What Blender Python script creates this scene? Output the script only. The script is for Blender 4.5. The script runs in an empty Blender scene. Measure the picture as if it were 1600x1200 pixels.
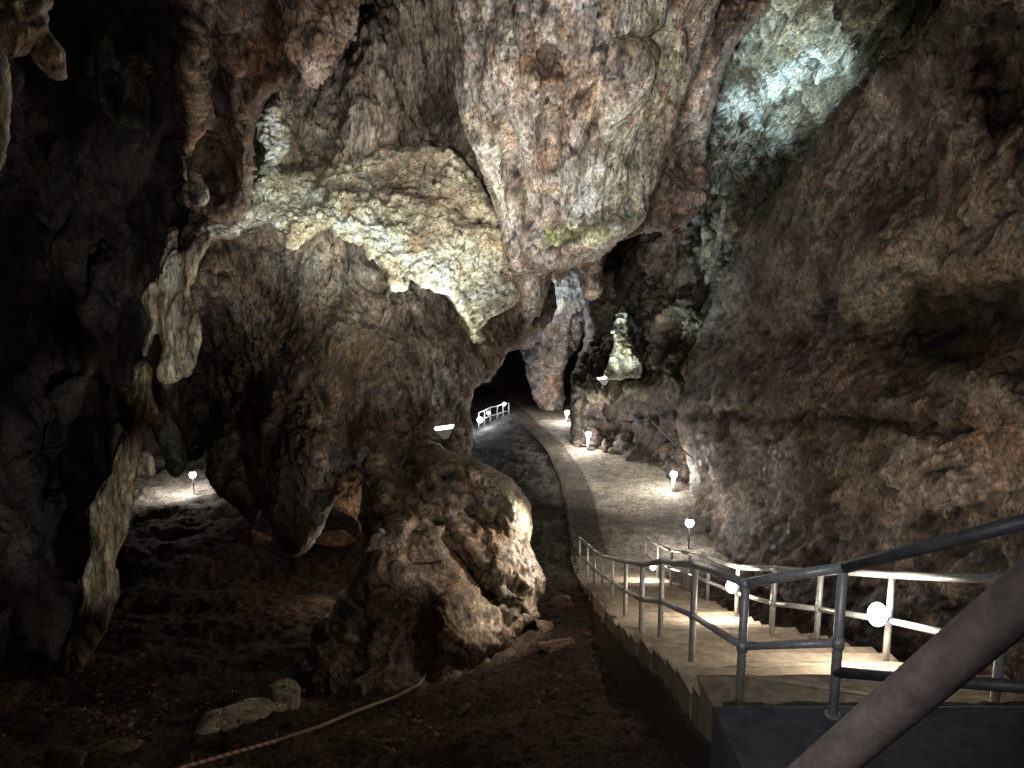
import bpy, bmesh, math, random
import numpy as np
from mathutils import Vector, Matrix
random.seed(7)
rng = np.random.RandomState(11)
C = bpy.context.scene.collection
R = math.radians
F = 1042.0                     # focal length in photo pixels (photo 1600 x 1200)
TH = R(8.0)                    # camera pitch (down)
CT, ST = math.cos(TH), math.sin(TH)

def P(u, v, d):
    x = (np.asarray(u, float) - 800) / F * d
    y = (600 - np.asarray(v, float)) / F * d
    return x, d * CT + y * ST, y * CT - d * ST
def V(u, v, d):
    x, y, z = P(u, v, d); return Vector((float(x), float(y), float(z)))
def kk(v): return (v - 600) / F * CT + ST       # -z per metre of depth

# ------------------------------------------------------------------ noise
_perm = rng.permutation(256).astype(np.int32); _perm = np.concatenate([_perm, _perm, _perm])
_g = rng.normal(size=(256, 3)).astype(np.float32); _g /= np.linalg.norm(_g, axis=1)[:, None]
def pn(x, y, z):
    xi = np.floor(x).astype(np.int32); yi = np.floor(y).astype(np.int32); zi = np.floor(z).astype(np.int32)
    xf = (x - xi).astype(np.float32); yf = (y - yi).astype(np.float32); zf = (z - zi).astype(np.float32)
    xi &= 255; yi &= 255; zi &= 255
    s = lambda t: t * t * t * (t * (t * 6 - 15) + 10)
    a, b, c = s(xf), s(yf), s(zf)
    def cor(i, j, k):
        h = _perm[_perm[_perm[xi + i] + yi + j] + zi + k]
        g = _g[h]
        return g[..., 0] * (xf - i) + g[..., 1] * (yf - j) + g[..., 2] * (zf - k)
    x00 = cor(0,0,0) * (1 - a) + cor(1,0,0) * a; x10 = cor(0,1,0) * (1 - a) + cor(1,1,0) * a
    x01 = cor(0,0,1) * (1 - a) + cor(1,0,1) * a; x11 = cor(0,1,1) * (1 - a) + cor(1,1,1) * a
    y0 = x00 * (1 - b) + x10 * b; y1 = x01 * (1 - b) + x11 * b
    return (y0 * (1 - c) + y1 * c) * 1.5
def worley(x, y, z):
    """distance to the nearest and second nearest cell point"""
    xi = np.floor(x).astype(np.int32); yi = np.floor(y).astype(np.int32); zi = np.floor(z).astype(np.int32)
    xf = (x - xi).astype(np.float32); yf = (y - yi).astype(np.float32); zf = (z - zi).astype(np.float32)
    f1 = np.full(x.shape, 9, np.float32); f2 = f1.copy()
    for i in (-1, 0, 1):
        for j in (-1, 0, 1):
            for k in (-1, 0, 1):
                h = _perm[_perm[_perm[(xi + i) & 255] + ((yi + j) & 255)] + ((zi + k) & 255)]
                o = _cell[h]
                d = (i + o[..., 0] - xf) ** 2 + (j + o[..., 1] - yf) ** 2 + (k + o[..., 2] - zf) ** 2
                f2 = np.minimum(f2, np.maximum(f1, d)); f1 = np.minimum(f1, d)
    return np.sqrt(f1), np.sqrt(f2)
_cell = rng.uniform(0, 1, (256, 3)).astype(np.float32)
def fbm(x, y, z, wl, octs=3, kind='f', seed=0, gain=.5):
    r = 0; a = 1.0; f = 1.0 / wl; o = seed * 17.31
    if kind in 'wc':
        for i in range(min(octs, 2)):
            f1, f2 = worley(x * f + o, y * f + o * .7, z * f + o * .3)
            r = r + a * ((.62 - f1) * 1.8 if kind == 'w' else (np.clip((f2 - f1) / .22, 0, 1) - .85 + (.5 - f1) * .5)); a *= gain; f *= 2.1; o += 3.3
        return r
    for i in range(octs):
        n = pn(x * f + o, y * f + o * .7, z * f - o)
        if kind == 'r': n = 1 - 2 * np.abs(n) * 1.3
        elif kind == 'v': n = np.sqrt(np.abs(n) + .002) * 2.2 - 1.0
        elif kind == 'b': n = 2 * np.abs(n) * 1.3 - .6
        r = r + n * a; a *= gain; f *= 2.03; o += 5.1
    return r
def sm(t): t = np.clip(t, 0, 1); return t * t * (3 - 2 * t)

# ------------------------------------------------------------------ materials
MATS = {}
def nodes(name):
    m = bpy.data.materials.new(name); m.use_nodes = True; nt = m.node_tree
    for n in list(nt.nodes): nt.nodes.remove(n)
    out = nt.nodes.new('ShaderNodeOutputMaterial'); b = nt.nodes.new('ShaderNodeBsdfPrincipled')
    nt.links.new(b.outputs[0], out.inputs[0]); MATS[name] = m
    return m, nt, b
def rockmat(name, bump=.5, fine=22., rough=(.55, .95), spec=.35, stretch=.5, warm=1., fl=.30):
    m, nt, b = nodes(name); N = nt.nodes.new; L = nt.links.new
    geo = N('ShaderNodeNewGeometry'); mp = N('ShaderNodeMapping'); mp.inputs['Scale'].default_value = (1, 1, stretch)
    L(geo.outputs['Position'], mp.inputs['Vector'])
    at = N('ShaderNodeAttribute'); at.attribute_name = 'Col'
    n1 = N('ShaderNodeTexNoise'); n1.inputs['Scale'].default_value = fine; n1.inputs['Detail'].default_value = 8; n1.inputs['Roughness'].default_value = .7
    n2 = N('ShaderNodeTexNoise'); n2.inputs['Scale'].default_value = fine * .27; n2.inputs['Detail'].default_value = 6; n2.inputs['Roughness'].default_value = .65; n2.inputs['Distortion'].default_value = .6
    vo = N('ShaderNodeTexVoronoi'); vo.inputs['Scale'].default_value = fine * .5; vo.feature = 'DISTANCE_TO_EDGE'
    for n in (n1, n2): L(mp.outputs[0], n.inputs['Vector'])
    mx = N('ShaderNodeMix'); mx.data_type = 'VECTOR'; mx.inputs[0].default_value = .12
    L(mp.outputs[0], mx.inputs[4]); L(n2.outputs['Color'], mx.inputs[5]); L(mx.outputs[1], vo.inputs['Vector'])
    r1 = N('ShaderNodeMapRange'); r1.inputs[1].default_value = .33; r1.inputs[2].default_value = .68; r1.inputs[3].default_value = .3; r1.inputs[4].default_value = 1.75
    L(n1.outputs['Fac'], r1.inputs[0])
    r2 = N('ShaderNodeMapRange'); r2.inputs[1].default_value = .35; r2.inputs[2].default_value = .65; r2.inputs[3].default_value = .6; r2.inputs[4].default_value = 1.3
    L(n2.outputs['Fac'], r2.inputs[0])
    mu = N('ShaderNodeMath'); mu.operation = 'MULTIPLY'; L(r1.outputs[0], mu.inputs[0]); L(r2.outputs[0], mu.inputs[1])
    vm = N('ShaderNodeVectorMath'); vm.operation = 'SCALE'; L(at.outputs['Color'], vm.inputs[0]); L(mu.outputs[0], vm.inputs['Scale'])
    def ramp(src, a, b_, c, d, smooth=True):
        q = N('ShaderNodeMapRange'); q.inputs[1].default_value = a; q.inputs[2].default_value = b_; q.inputs[3].default_value = c; q.inputs[4].default_value = d
        if smooth: q.interpolation_type = 'SMOOTHSTEP'
        L(src, q.inputs[0]); return q.outputs[0]
    def mul(p, q):
        k = N('ShaderNodeMath'); k.operation = 'MULTIPLY'; L(p, k.inputs[0]); L(q, k.inputs[1]); return k.outputs[0]
    n3 = N('ShaderNodeTexNoise'); n3.inputs['Scale'].default_value = fine * .55; n3.inputs['Detail'].default_value = 3; n3.inputs['Roughness'].default_value = .5; n3.inputs['Distortion'].default_value = .4
    n4 = N('ShaderNodeTexNoise'); n4.inputs['Scale'].default_value = fine * .11; n4.inputs['Detail'].default_value = 7; n4.inputs['Roughness'].default_value = .68; n4.inputs['Distortion'].default_value = .9
    for n in (n3, n4): L(mp.outputs[0], n.inputs['Vector'])
    fleck = ramp(n3.outputs['Fac'], .60, .66, 1.0, fl)                       # small dark pits
    edge = ramp(vo.outputs['Distance'], .0, .035, 0, 1); ms = ramp(n4.outputs['Fac'], .5, .58, 1, 0)
    mxm = N('ShaderNodeMath'); mxm.operation = 'MAXIMUM'; L(edge, mxm.inputs[0]); L(ms, mxm.inputs[1])
    crack = ramp(mxm.outputs[0], 0, 1, .35, 1)
    v2 = N('ShaderNodeVectorMath'); v2.operation = 'SCALE'; L(vm.outputs[0], v2.inputs[0]); L(mul(fleck, crack), v2.inputs['Scale'])
    hue = N('ShaderNodeMix'); hue.data_type = 'RGBA'; hue.inputs[6].default_value = (.97, 1.0, 1.02, 1); hue.inputs[7].default_value = (1 + .05 * warm, 1 - .03 * warm, 1 - .14 * warm, 1); L(ramp(n4.outputs['Fac'], .47, .56, 0, 1), hue.inputs[0])
    v3 = N('ShaderNodeVectorMath'); v3.operation = 'MULTIPLY'; L(v2.outputs[0], v3.inputs[0]); L(hue.outputs[2], v3.inputs[1])
    L(v3.outputs[0], b.inputs['Base Color'])
    rr = N('ShaderNodeMapRange'); rr.inputs[1].default_value = .36; rr.inputs[2].default_value = .62; rr.inputs[3].default_value = rough[0]; rr.inputs[4].default_value = rough[1]; L(n2.outputs['Fac'], rr.inputs[0]); L(rr.outputs[0], b.inputs['Roughness'])
    b.inputs['Specular IOR Level'].default_value = spec
    add = N('ShaderNodeMath'); add.operation = 'MULTIPLY_ADD'; add.inputs[1].default_value = .5; L(n1.outputs['Fac'], add.inputs[0]); L(n2.outputs['Fac'], add.inputs[2])
    bp = N('ShaderNodeBump'); bp.inputs['Strength'].default_value = bump; bp.inputs['Distance'].default_value = .09
    L(add.outputs[0], bp.inputs['Height']); L(bp.outputs[0], b.inputs['Normal'])
    return m
rockmat('rock', .6, rough=(.34, .95), spec=.5); rockmat('popcorn', .6, 26, (.6, .95), .3, 1.0, warm=.6); rockmat('soil', .9, 16, (.7, 1), .15, 1.0, warm=.3, fl=.72)
rockmat('gravel', .9, 34, (.7, 1), .2, 1.0); rockmat('fluted', .9, 20, (.38, .9), .45, .16)
def plain(name, col, rough=.5, metal=0., nz=.25, scale=18, bump=.1, spec=.5):
    m, nt, b = nodes(name); N = nt.nodes.new; L = nt.links.new
    geo = N('ShaderNodeNewGeometry')
    n = N('ShaderNodeTexNoise'); n.inputs['Scale'].default_value = scale; n.inputs['Detail'].default_value = 7; n.inputs['Roughness'].default_value = .65
    L(geo.outputs['Position'], n.inputs['Vector'])
    r = N('ShaderNodeMapRange'); r.inputs[1].default_value = .3; r.inputs[2].default_value = .7; r.inputs[3].default_value = 1 - nz; r.inputs[4].default_value = 1 + nz
    L(n.outputs['Fac'], r.inputs[0]); vm = N('ShaderNodeVectorMath'); vm.operation = 'SCALE'; vm.inputs[0].default_value = col; L(r.outputs[0], vm.inputs['Scale'])
    L(vm.outputs[0], b.inputs['Base Color']); b.inputs['Roughness'].default_value = rough; b.inputs['Metallic'].default_value = metal; b.inputs['Specular IOR Level'].default_value = spec
    bp = N('ShaderNodeBump'); bp.inputs['Strength'].default_value = bump; bp.inputs['Distance'].default_value = .02; L(n.outputs['Fac'], bp.inputs['Height']); L(bp.outputs[0], b.inputs['Normal'])
    return m
plain('galv', (.60, .60, .59), .4, .25, .3, 25, .15)
plain('galv_dark', (.16, .155, .16), .5, .3, .35, 12, .15)
plain('rusty', (.22, .175, .15), .75, .1, .4, 22, .3)
plain('concrete', (.43, .35, .265), .85, 0, .38, 7, .6, .3)
plain('concrete_shaded', (.17, .16, .18), .9, 0, .4, 9, .5, .2)  # darker copy of the concrete, the landing's shadow put into its colour
plain('dark_board', (.07, .052, .04), .85, 0, .5, 12, .4)
plain('white_paint', (.75, .77, .78), .4, 0, .08, 30, .05)
plain('cable_black', (.03, .03, .03), .6, 0, .1)
plain('wood', (.36, .28, .2), .7, 0, .35, 40, .3)
plain('kerbstone', (.11, .095, .08), .9, 0, .4, 14, .6, .2)
def emis(name, col, s):
    m, nt, b = nodes(name); b.inputs['Base Color'].default_value = (.8, .8, .8, 1); b.inputs['Emission Color'].default_value = (*col, 1)
    n = nt.nodes.new('ShaderNodeTexNoise'); n.inputs['Scale'].default_value = 3
    r = nt.nodes.new('ShaderNodeMapRange'); r.inputs[3].default_value = s * .8; r.inputs[4].default_value = s * 1.2
    nt.links.new(n.outputs['Fac'], r.inputs[0]); nt.links.new(r.outputs[0], b.inputs['Emission Strength'])
emis('housing_glow', (1, .93, .85), .04); emis('lamp_glow', (.86, .93, 1), 14); emis('tube_glow', (1, .97, .86), 9); emis('tube_glow_dim', (1, .97, .86), 1.2)  # floodlight housing gets a faint made-up glow so it shows
def stripe():
    m, nt, b = nodes('striped_rope'); N = nt.nodes.new; L = nt.links.new
    g = N('ShaderNodeNewGeometry'); w = N('ShaderNodeTexWave'); w.inputs['Scale'].default_value = 6.5; w.bands_direction = 'DIAGONAL'; L(g.outputs['Position'], w.inputs['Vector'])
    r = N('ShaderNodeValToRGB'); r.color_ramp.interpolation = 'CONSTANT'; r.color_ramp.elements[0].color = (.5, .42, .34, 1); r.color_ramp.elements[1].position = .55; r.color_ramp.elements[1].color = (.34, .12, .09, 1)
    L(w.outputs['Fac'], r.inputs[0]); L(r.outputs[0], b.inputs['Base Color']); b.inputs['Roughness'].default_value = .7
stripe()

# ------------------------------------------------------------------ object helpers
def tag(o, label=None, cat=None, group=None, kind=None):
    if label: o['label'] = label
    if cat: o['category'] = cat
    if group: o['group'] = group
    if kind: o['kind'] = kind
    return o
def empty(name, loc, **k):
    o = bpy.data.objects.new(name, None); C.objects.link(o); o.location = loc; o.empty_display_size = .2
    return tag(o, **k)
def mesh_np(name, verts, faces, mat, cols=None, parent=None, origin=None, smooth=True):
    """faces: (n,4) int array, quads (a tri repeats nothing: use list for mixed)"""
    verts = np.asarray(verts, np.float32)
    if origin is None: origin = (0, 0, 0)
    verts = verts - np.asarray(origin, np.float32)
    me = bpy.data.meshes.new(name)
    faces = np.asarray(faces, np.int32); k = faces.shape[1]
    me.vertices.add(len(verts)); me.vertices.foreach_set('co', verts.ravel())
    me.loops.add(faces.size); me.loops.foreach_set('vertex_index', faces.ravel())
    me.polygons.add(len(faces)); me.polygons.foreach_set('loop_start', np.arange(len(faces), dtype=np.int32) * k)
    me.polygons.foreach_set('use_smooth', np.full(len(faces), smooth))
    me.update(calc_edges=True)
    if cols is not None:
        a = me.color_attributes.new('Col', 'FLOAT_COLOR', 'POINT')
        c = np.ones((len(verts), 4), np.float32); c[:, :3] = cols; a.data.foreach_set('color', c.ravel())
    me.materials.append(MATS[mat]); me.validate()
    o = bpy.data.objects.new(name, me); C.objects.link(o)
    o.location = origin
    if parent is not None: o.parent = parent; o.location = Vector(origin) - parent.location
    return o
class MB:
    def __init__(s): s.bm = bmesh.new()
    def box(s, c, size, M=None):
        r = bmesh.ops.create_cube(s.bm, size=1); vs = r['verts']
        for v in vs:
            v.co = Vector((v.co.x * size[0], v.co.y * size[1], v.co.z * size[2]))
            if M is not None: v.co = M @ v.co
            v.co += Vector(c)
        return vs
    def tube(s, pts, r, seg=10, caps=True):
        pts = [Vector(p) for p in pts]; rings = []
        rs = r if isinstance(r, (list, tuple)) else [r] * len(pts)
        for i, p in enumerate(pts):
            t = (pts[min(i + 1, len(pts) - 1)] - pts[max(i - 1, 0)]).normalized()
            a = t.orthogonal().normalized() if i == 0 else (a - a.dot(t) * t).normalized()
            b = t.cross(a)
            rings.append([s.bm.verts.new(p + (a * math.cos(2 * math.pi * k / seg) + b * math.sin(2 * math.pi * k / seg)) * rs[i]) for k in range(seg)])
        for i in range(len(rings) - 1):
            for k in range(seg):
                s.bm.faces.new((rings[i][k], rings[i][(k + 1) % seg], rings[i + 1][(k + 1) % seg], rings[i + 1][k]))
        if caps: s.bm.faces.new(rings[0][::-1]); s.bm.faces.new(rings[-1])
    def ball(s, c, r, sq=(1, 1, 1), M=None):
        o = bmesh.ops.create_uvsphere(s.bm, u_segments=20, v_segments=12, radius=r)
        for v in o['verts']:
            v.co = Vector((v.co.x * sq[0], v.co.y * sq[1], v.co.z * sq[2]))
            if M is not None: v.co = M @ v.co
            v.co += Vector(c)
    def prism(s, poly, a, b):      # poly of 2D (y,z), extruded from x=a to x=b
        A = [s.bm.verts.new((a, y, z)) for y, z in poly]; B = [s.bm.verts.new((b, y, z)) for y, z in poly]
        s.bm.faces.new(A[::-1]); s.bm.faces.new(B)
        n = len(poly)
        for i in range(n): s.bm.faces.new((A[i], A[(i + 1) % n], B[(i + 1) % n], B[i]))
    def build(s, name, mat, parent=None, origin=None, bevel=0, smooth=False):
        if bevel: bmesh.ops.bevel(s.bm, geom=[e for e in s.bm.edges], offset=bevel, segments=2, affect='EDGES', profile=.6)
        bmesh.ops.recalc_face_normals(s.bm, faces=s.bm.faces)
        if origin is None: origin = Vector((0, 0, 0)) if parent is None else parent.location.copy()
        origin = Vector(origin)
        for v in s.bm.verts: v.co -= origin
        for f in s.bm.faces: f.smooth = smooth
        me = bpy.data.meshes.new(name); s.bm.to_mesh(me); s.bm.free(); me.materials.append(MATS[mat])
        o = bpy.data.objects.new(name, me); C.objects.link(o)
        if parent is not None: o.parent = parent; o.location = origin - parent.matrix_world_loc if hasattr(parent, 'matrix_world_loc') else origin - wloc(parent)
        else: o.location = origin
        return o
def wloc(o):
    l = Vector(o.location); p = o.parent
    while p: l += Vector(p.location); p = p.parent
    return l

# ------------------------------------------------------------------ rock relief builder
def rbf(ctl):
    c = np.array(ctl, float); p = c[:, :2] / 300.; n = len(p)
    A = np.linalg.norm(p[:, None] - p[None], axis=2)
    K = np.zeros((n + 1, n + 1)); K[:n, :n] = A; K[:n, n] = 1; K[n, :n] = 1
    w = np.linalg.solve(K + np.eye(n + 1) * 1e-6, np.append(c[:, 2], 0))
    def f(u, v):
        r = w[n] + 0 * u
        for i in range(n): r = r + w[i] * np.hypot(u / 300. - p[i, 0], v / 300. - p[i, 1])
        return r
    return f
def poly_fine(outline, jag, seed, closed=True):
    pts = []
    n = len(outline)
    for i in range(n):
        a = np.array(outline[i], float); b = np.array(outline[(i + 1) % n], float)
        k = max(1, int(np.hypot(*(b - a)) / 6))
        for j in range(k): pts.append(a + (b - a) * j / k)
    q = np.array(pts)
    q = (q + np.roll(q, 1, 0) + np.roll(q, -1, 0)) / 3
    z = np.zeros(len(q)) + seed * 3.3
    q2 = q.copy()
    q2[:, 0] += jag * fbm(q[:, 0], q[:, 1], z, 40, 4, 'f', seed, .6)
    q2[:, 1] += jag * fbm(q[:, 0], q[:, 1], z + 90, 40, 4, 'f', seed + 3, .6)
    return q2
def sdf_poly(u, v, poly):
    """signed pixel distance (inside positive) and nearest point"""
    U = u.ravel(); Vv = v.ravel(); best = np.full(U.shape, 1e18); nu = U.copy(); nv = Vv.copy(); ins = np.zeros(U.shape, bool)
    A = poly; B = np.roll(poly, -1, 0)
    for (ax, ay), (bx, by) in zip(A, B):
        dx, dy = bx - ax, by - ay; l2 = dx * dx + dy * dy + 1e-9
        t = np.clip(((U - ax) * dx + (Vv - ay) * dy) / l2, 0, 1)
        px = ax + t * dx; py = ay + t * dy; d2 = (U - px) ** 2 + (Vv - py) ** 2
        m = d2 < best; best[m] = d2[m]; nu[m] = px[m]; nv[m] = py[m]
        if ay != by:
            c = ((ay > Vv) != (by > Vv)) & (U < (bx - ax) * (Vv - ay) / (by - ay) + ax)
            ins ^= c
    s = np.sqrt(best); s[~ins] *= -1
    return s.reshape(u.shape), nu.reshape(u.shape), nv.reshape(u.shape)

ROCK_LAYERS = []
def rock(name, outline, depth, step=3., rnd=.6, rpx=26, amps=((2.2, .35, 'f'), (.8, .12, 'r'), (.3, .06, 'c'), (.12, .03, 'f'), (.06, .014, 'f')), col=(.2, .14, .11), col2=None,
         patches=(), bumps=(), thick=2.5, jag=5, seed=1, zs=.55, mat='rock', cav=.6, origin_uvd=None, shrink=.12, pits=.25, axis=(0, 0, 1), brk=0, lay=None, **tags):
    poly = poly_fine(outline, jag, seed)
    u0, v0 = poly.min(0) - step; u1, v1 = poly.max(0) + step
    us = np.arange(u0, u1 + step, step); vs = np.arange(v0, v1 + step, step)
    u, v = np.meshgrid(us, vs)
    sd, nu, nv = sdf_poly(u, v, poly)
    snap = np.abs(sd) < step * .62
    u = np.where(snap, nu, u); v = np.where(snap, nv, v); sd = np.where(snap, 0, sd)
    keep = sd >= 0
    dfun = depth if callable(depth) else rbf(depth)
    d = dfun(u, v)
    for b in bumps:
        bu, bv, ru, rv, dd = b[:5]; ang = R(b[5]) if len(b) > 5 else 0
        du = u - bu; dv = v - bv; a = du * math.cos(ang) + dv * math.sin(ang); c = -du * math.sin(ang) + dv * math.cos(ang)
        wob = 1 + .35 * fbm(u, v, v * 0 + seed, 60, 2, 'f', seed)
        q = ((a / ru) ** 2 + (c / rv) ** 2) * wob
        d = d + dd * np.exp(-q ** 1.5)
    t = np.clip(sd / rpx, 0, 1)
    d = d + rnd * (1 - np.sqrt(np.clip(1 - (1 - t) ** 2, 0, 1)))
    X, Y, Z = P(u, v, d)
    # normals
    def gr(a): return np.gradient(a, axis=1), np.gradient(a, axis=0)
    xu, xv = gr(X); yu, yv = gr(Y); zu, zv = gr(Z)
    nx = yu * zv - zu * yv; ny = zu * xv - xu * zv; nz = xu * yv - yu * xv
    fl = np.where(nx * X + ny * Y + nz * Z > 0, -1, 1); l = np.sqrt(nx * nx + ny * ny + nz * nz) + 1e-9
    nx, ny, nz = nx * fl / l, ny * fl / l, nz * fl / l
    # wobble coordinates so that flutes are not ruler-straight
    wx = X + .30 * fbm(X, Y, Z, 1.7, 2, 'f', seed + 9) + .05 * fbm(X, Y, Z, .3, 2, 'f', seed + 10)
    wy = Y + .25 * fbm(X, Y, Z, 1.3, 2, 'f', seed + 12); wz = Z + .2 * fbm(X, Y, Z, .9, 2, 'f', seed + 11)
    ax = np.array(axis, float); ax /= np.linalg.norm(ax); k_ = (wx * ax[0] + wy * ax[1] + wz * ax[2]) * (1 - zs)
    wx = wx - k_ * ax[0]; wy = wy - k_ * ax[1]; wz = wz - k_ * ax[2]
    disp = 0; cavf = 0
    for i, (wl, am, kd) in enumerate(amps):
        n = fbm(wx, wy, wz, wl, 2 if i < 2 else 3, kd, seed + i * 2)
        if i > 0:      # rough patches beside smooth ones
            n = n * (.35 + 1.25 * sm(.5 + 1.1 * fbm(X, Y, Z * .7, 1.5 + .5 * (i % 2), 2, 'f', seed + 70 + i * 3)))
        disp = disp + am * n
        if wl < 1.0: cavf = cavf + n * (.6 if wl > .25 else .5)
    if lay is not None:      # sharp-edged bedding steps or drapery folds
        lx, ly, lz, wl, am = lay
        for q, (w_, a_) in enumerate(((wl, am), (wl * .41, am * .45))):
            ph = (X * lx + Y * ly + Z * lz) / w_ + 1.1 * fbm(X, Y, Z, 1.6, 3, 'f', seed + 80 + q, .55) + q * .37
            fr = ph - np.floor(ph); saw = np.where(fr < .82, fr / .82, (1 - fr) / .18) - .5
            msk = sm(.55 + 1.3 * fbm(X, Y, Z, 1.1, 2, 'f', seed + 85 + q))
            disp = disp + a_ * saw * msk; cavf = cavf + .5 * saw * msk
    dk = .35 + .65 * sm(t * 1.6)
    disp = disp * dk
    X = X + nx * disp; Y = Y + ny * disp; Z = Z + nz * disp
    # colours
    col = np.array(col, float); col2 = np.array(col2 if col2 is not None else col * np.array([1.35, 1.2, 1.05]), float)
    m = sm(.5 + 2.0 * fbm(X, Y, Z * .6, 1.3, 5, 'f', seed + 21, .66))[..., None]
    c = col * (1 - m) + col2 * m
    m3 = sm(-.1 + 2.4 * fbm(X, Y, Z, .9, 5, 'f', seed + 95, .66))[..., None]; c = c * (1 - m3 * .5) + c * np.array([1.12, .93, .74]) * m3 * .5
    big = fbm(wx, wy, wz, 2.6, 3, 'f', seed + 90)[..., None]; c = c * np.clip(1 + .55 * big, .45, 1.5)
    wu = u + 16 * fbm(u, v, u * 0 + seed, 45, 3, 'f', 5); wv = v + 16 * fbm(u, v, u * 0 + seed + 9, 45, 3, 'f', 8)
    for p in patches:
        pu, pv, ru, rv, pc, st = p[:6]; ang = R(p[6]) if len(p) > 6 else 0
        du = wu - pu; dv = wv - pv; a = du * math.cos(ang) + dv * math.sin(ang); b = -du * math.sin(ang) + dv * math.cos(ang)
        q = np.sqrt((a / ru) ** 2 + (b / rv) ** 2)
        nb = fbm(X, Y, Z * (.6 if brk else 1), .34 if brk else .5, 5, 'f', seed + 31, .7)
        w = (st * sm(1.35 - q) * (sm((nb + .12) * 4.5) if brk else np.clip(.75 + .8 * nb, 0, 1.2)))[..., None]; w = np.clip(w, 0, 1)
        c = c * (1 - w) + np.array(pc) * w
    c = c * np.clip(1 + cav * cavf, .12, 1.7)[..., None]  # crevice shading put into the colour: hollows darker, crests lighter
    stq = fbm(wx, wy, wz, .14, 3, 'v', seed + 33, .6); c = c * np.clip(1 + .38 * stq, .45, 1.6)[..., None]
    g = fbm(X, Y, Z * .7, .35, 4, 'f', seed + 40, .7)
    c = c * np.clip(1 + .35 * g, .4, 1.6)[..., None]
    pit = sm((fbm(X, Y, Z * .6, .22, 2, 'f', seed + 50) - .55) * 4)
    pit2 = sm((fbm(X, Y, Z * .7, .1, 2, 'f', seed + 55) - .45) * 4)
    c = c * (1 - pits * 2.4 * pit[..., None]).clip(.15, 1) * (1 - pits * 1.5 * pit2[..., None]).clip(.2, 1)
    c = np.clip(c, .002, .9)
    # faces
    H, W = u.shape; idx = -np.ones(H * W, int); kf = keep.ravel(); idx[kf] = np.arange(kf.sum()); idx = idx.reshape(H, W)
    a = idx[:-1, :-1]; b = idx[:-1, 1:]; cc = idx[1:, 1:]; dd = idx[1:, :-1]
    ok = (a >= 0) & (b >= 0) & (cc >= 0) & (dd >= 0)
    f = np.stack([dd[ok], cc[ok], b[ok], a[ok]], 1)
    verts = np.stack([X.ravel()[kf], Y.ravel()[kf], Z.ravel()[kf]], 1); cols = c.reshape(-1, 3)[kf]
    # skirt: boundary edges pushed back
    e = np.concatenate([f[:, [0, 1]], f[:, [1, 2]], f[:, [2, 3]], f[:, [3, 0]]])
    key = np.sort(e, 1); kid = key[:, 0].astype(np.int64) * (len(verts) + 1) + key[:, 1]
    _, inv, cnt = np.unique(kid, return_inverse=True, return_counts=True)
    be = e[cnt[inv] == 1]
    bv_ = np.unique(be); mp = -np.ones(len(verts), int)
    cen = verts[bv_].mean(0); layers = 4; base = len(verts); allv = [verts]; allc = [cols]; ff = [f]
    prev = np.arange(len(verts)); bp = verts[bv_]; dirn = bp / np.linalg.norm(bp, axis=1)[:, None]
    for L_ in range(1, layers + 1):
        t_ = L_ / layers; q = bp + dirn * thick * math.sin(t_ * 1.4)
        q = q + (cen + dirn * thick - q) * shrink * (t_ ** 2)
        q = q + (.10 * fbm(q[:, 0], q[:, 1], q[:, 2], .8, 3, 'f', seed)[:, None]) * t_
        allv.append(q); allc.append(cols[bv_])
        cur = -np.ones(len(verts), int); cur[bv_] = base + np.arange(len(bv_)); base += len(bv_)
        ff.append(np.stack([prev[be[:, 1]], prev[be[:, 0]], cur[be[:, 0]], cur[be[:, 1]]], 1)); prev = cur
    verts = np.concatenate(allv); cols = np.concatenate(allc); f = np.concatenate(ff)
    uu = (poly[:, 0].min() + poly[:, 0].max()) / 2
    org = verts[:, :3].mean(0).copy(); org[2] = verts[:, 2].min()
    o = mesh_np(name, verts, f, mat, cols, origin=org)
    tag(o, **tags)
    return o

BR = (.17, .115, .085); BR2 = (.27, .185, .135)
GREY = (.26, .23, .21); PALE = (.47, .39, .34); CREAM = (.62, .58, .45); GREEN = (.50, .56, .38); TEAL = (.42, .56, .55)
DARK = (.06, .045, .038); OCH = (.34, .21, .10); WHT = (.72, .73, .70)

# back of the cave
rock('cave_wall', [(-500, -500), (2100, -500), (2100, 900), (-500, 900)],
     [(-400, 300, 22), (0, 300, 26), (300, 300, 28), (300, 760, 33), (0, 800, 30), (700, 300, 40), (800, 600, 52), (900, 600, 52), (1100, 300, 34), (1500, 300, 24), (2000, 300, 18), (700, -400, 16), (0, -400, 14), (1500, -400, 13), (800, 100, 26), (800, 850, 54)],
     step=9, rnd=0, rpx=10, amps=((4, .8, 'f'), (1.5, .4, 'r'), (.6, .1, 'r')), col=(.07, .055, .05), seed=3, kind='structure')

# upper recess with long flutes
rock('cave_wall', [(380, -140), (860, -140), (860, 330), (780, 360), (600, 350), (440, 310), (405, 200)],
     [(400, 0, 16), (500, 0, 17), (620, 0, 17.5), (700, 0, 18), (800, 0, 18), (440, 250, 15.5), (600, 250, 16.6), (700, 260, 17), (800, 300, 18)],
     seed=4, zs=.2, amps=((1.8, .45, 'f'), (.6, .14, 'r'), (.22, .05, 'r'), (.09, .02, 'f')), col=(.17, .14, .115), col2=(.30, .25, .21), mat='fluted',
     bumps=[(690, 140, 45, 160, 1.6), (480, 120, 40, 150, .9), (585, 120, 50, 160, -.7)],
     patches=[(600, 150, 60, 120, (.26, .22, .19), .6), (510, 160, 35, 60, (.14, .14, .12), .5), (690, 160, 40, 120, DARK, .7)], kind='structure')

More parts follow.
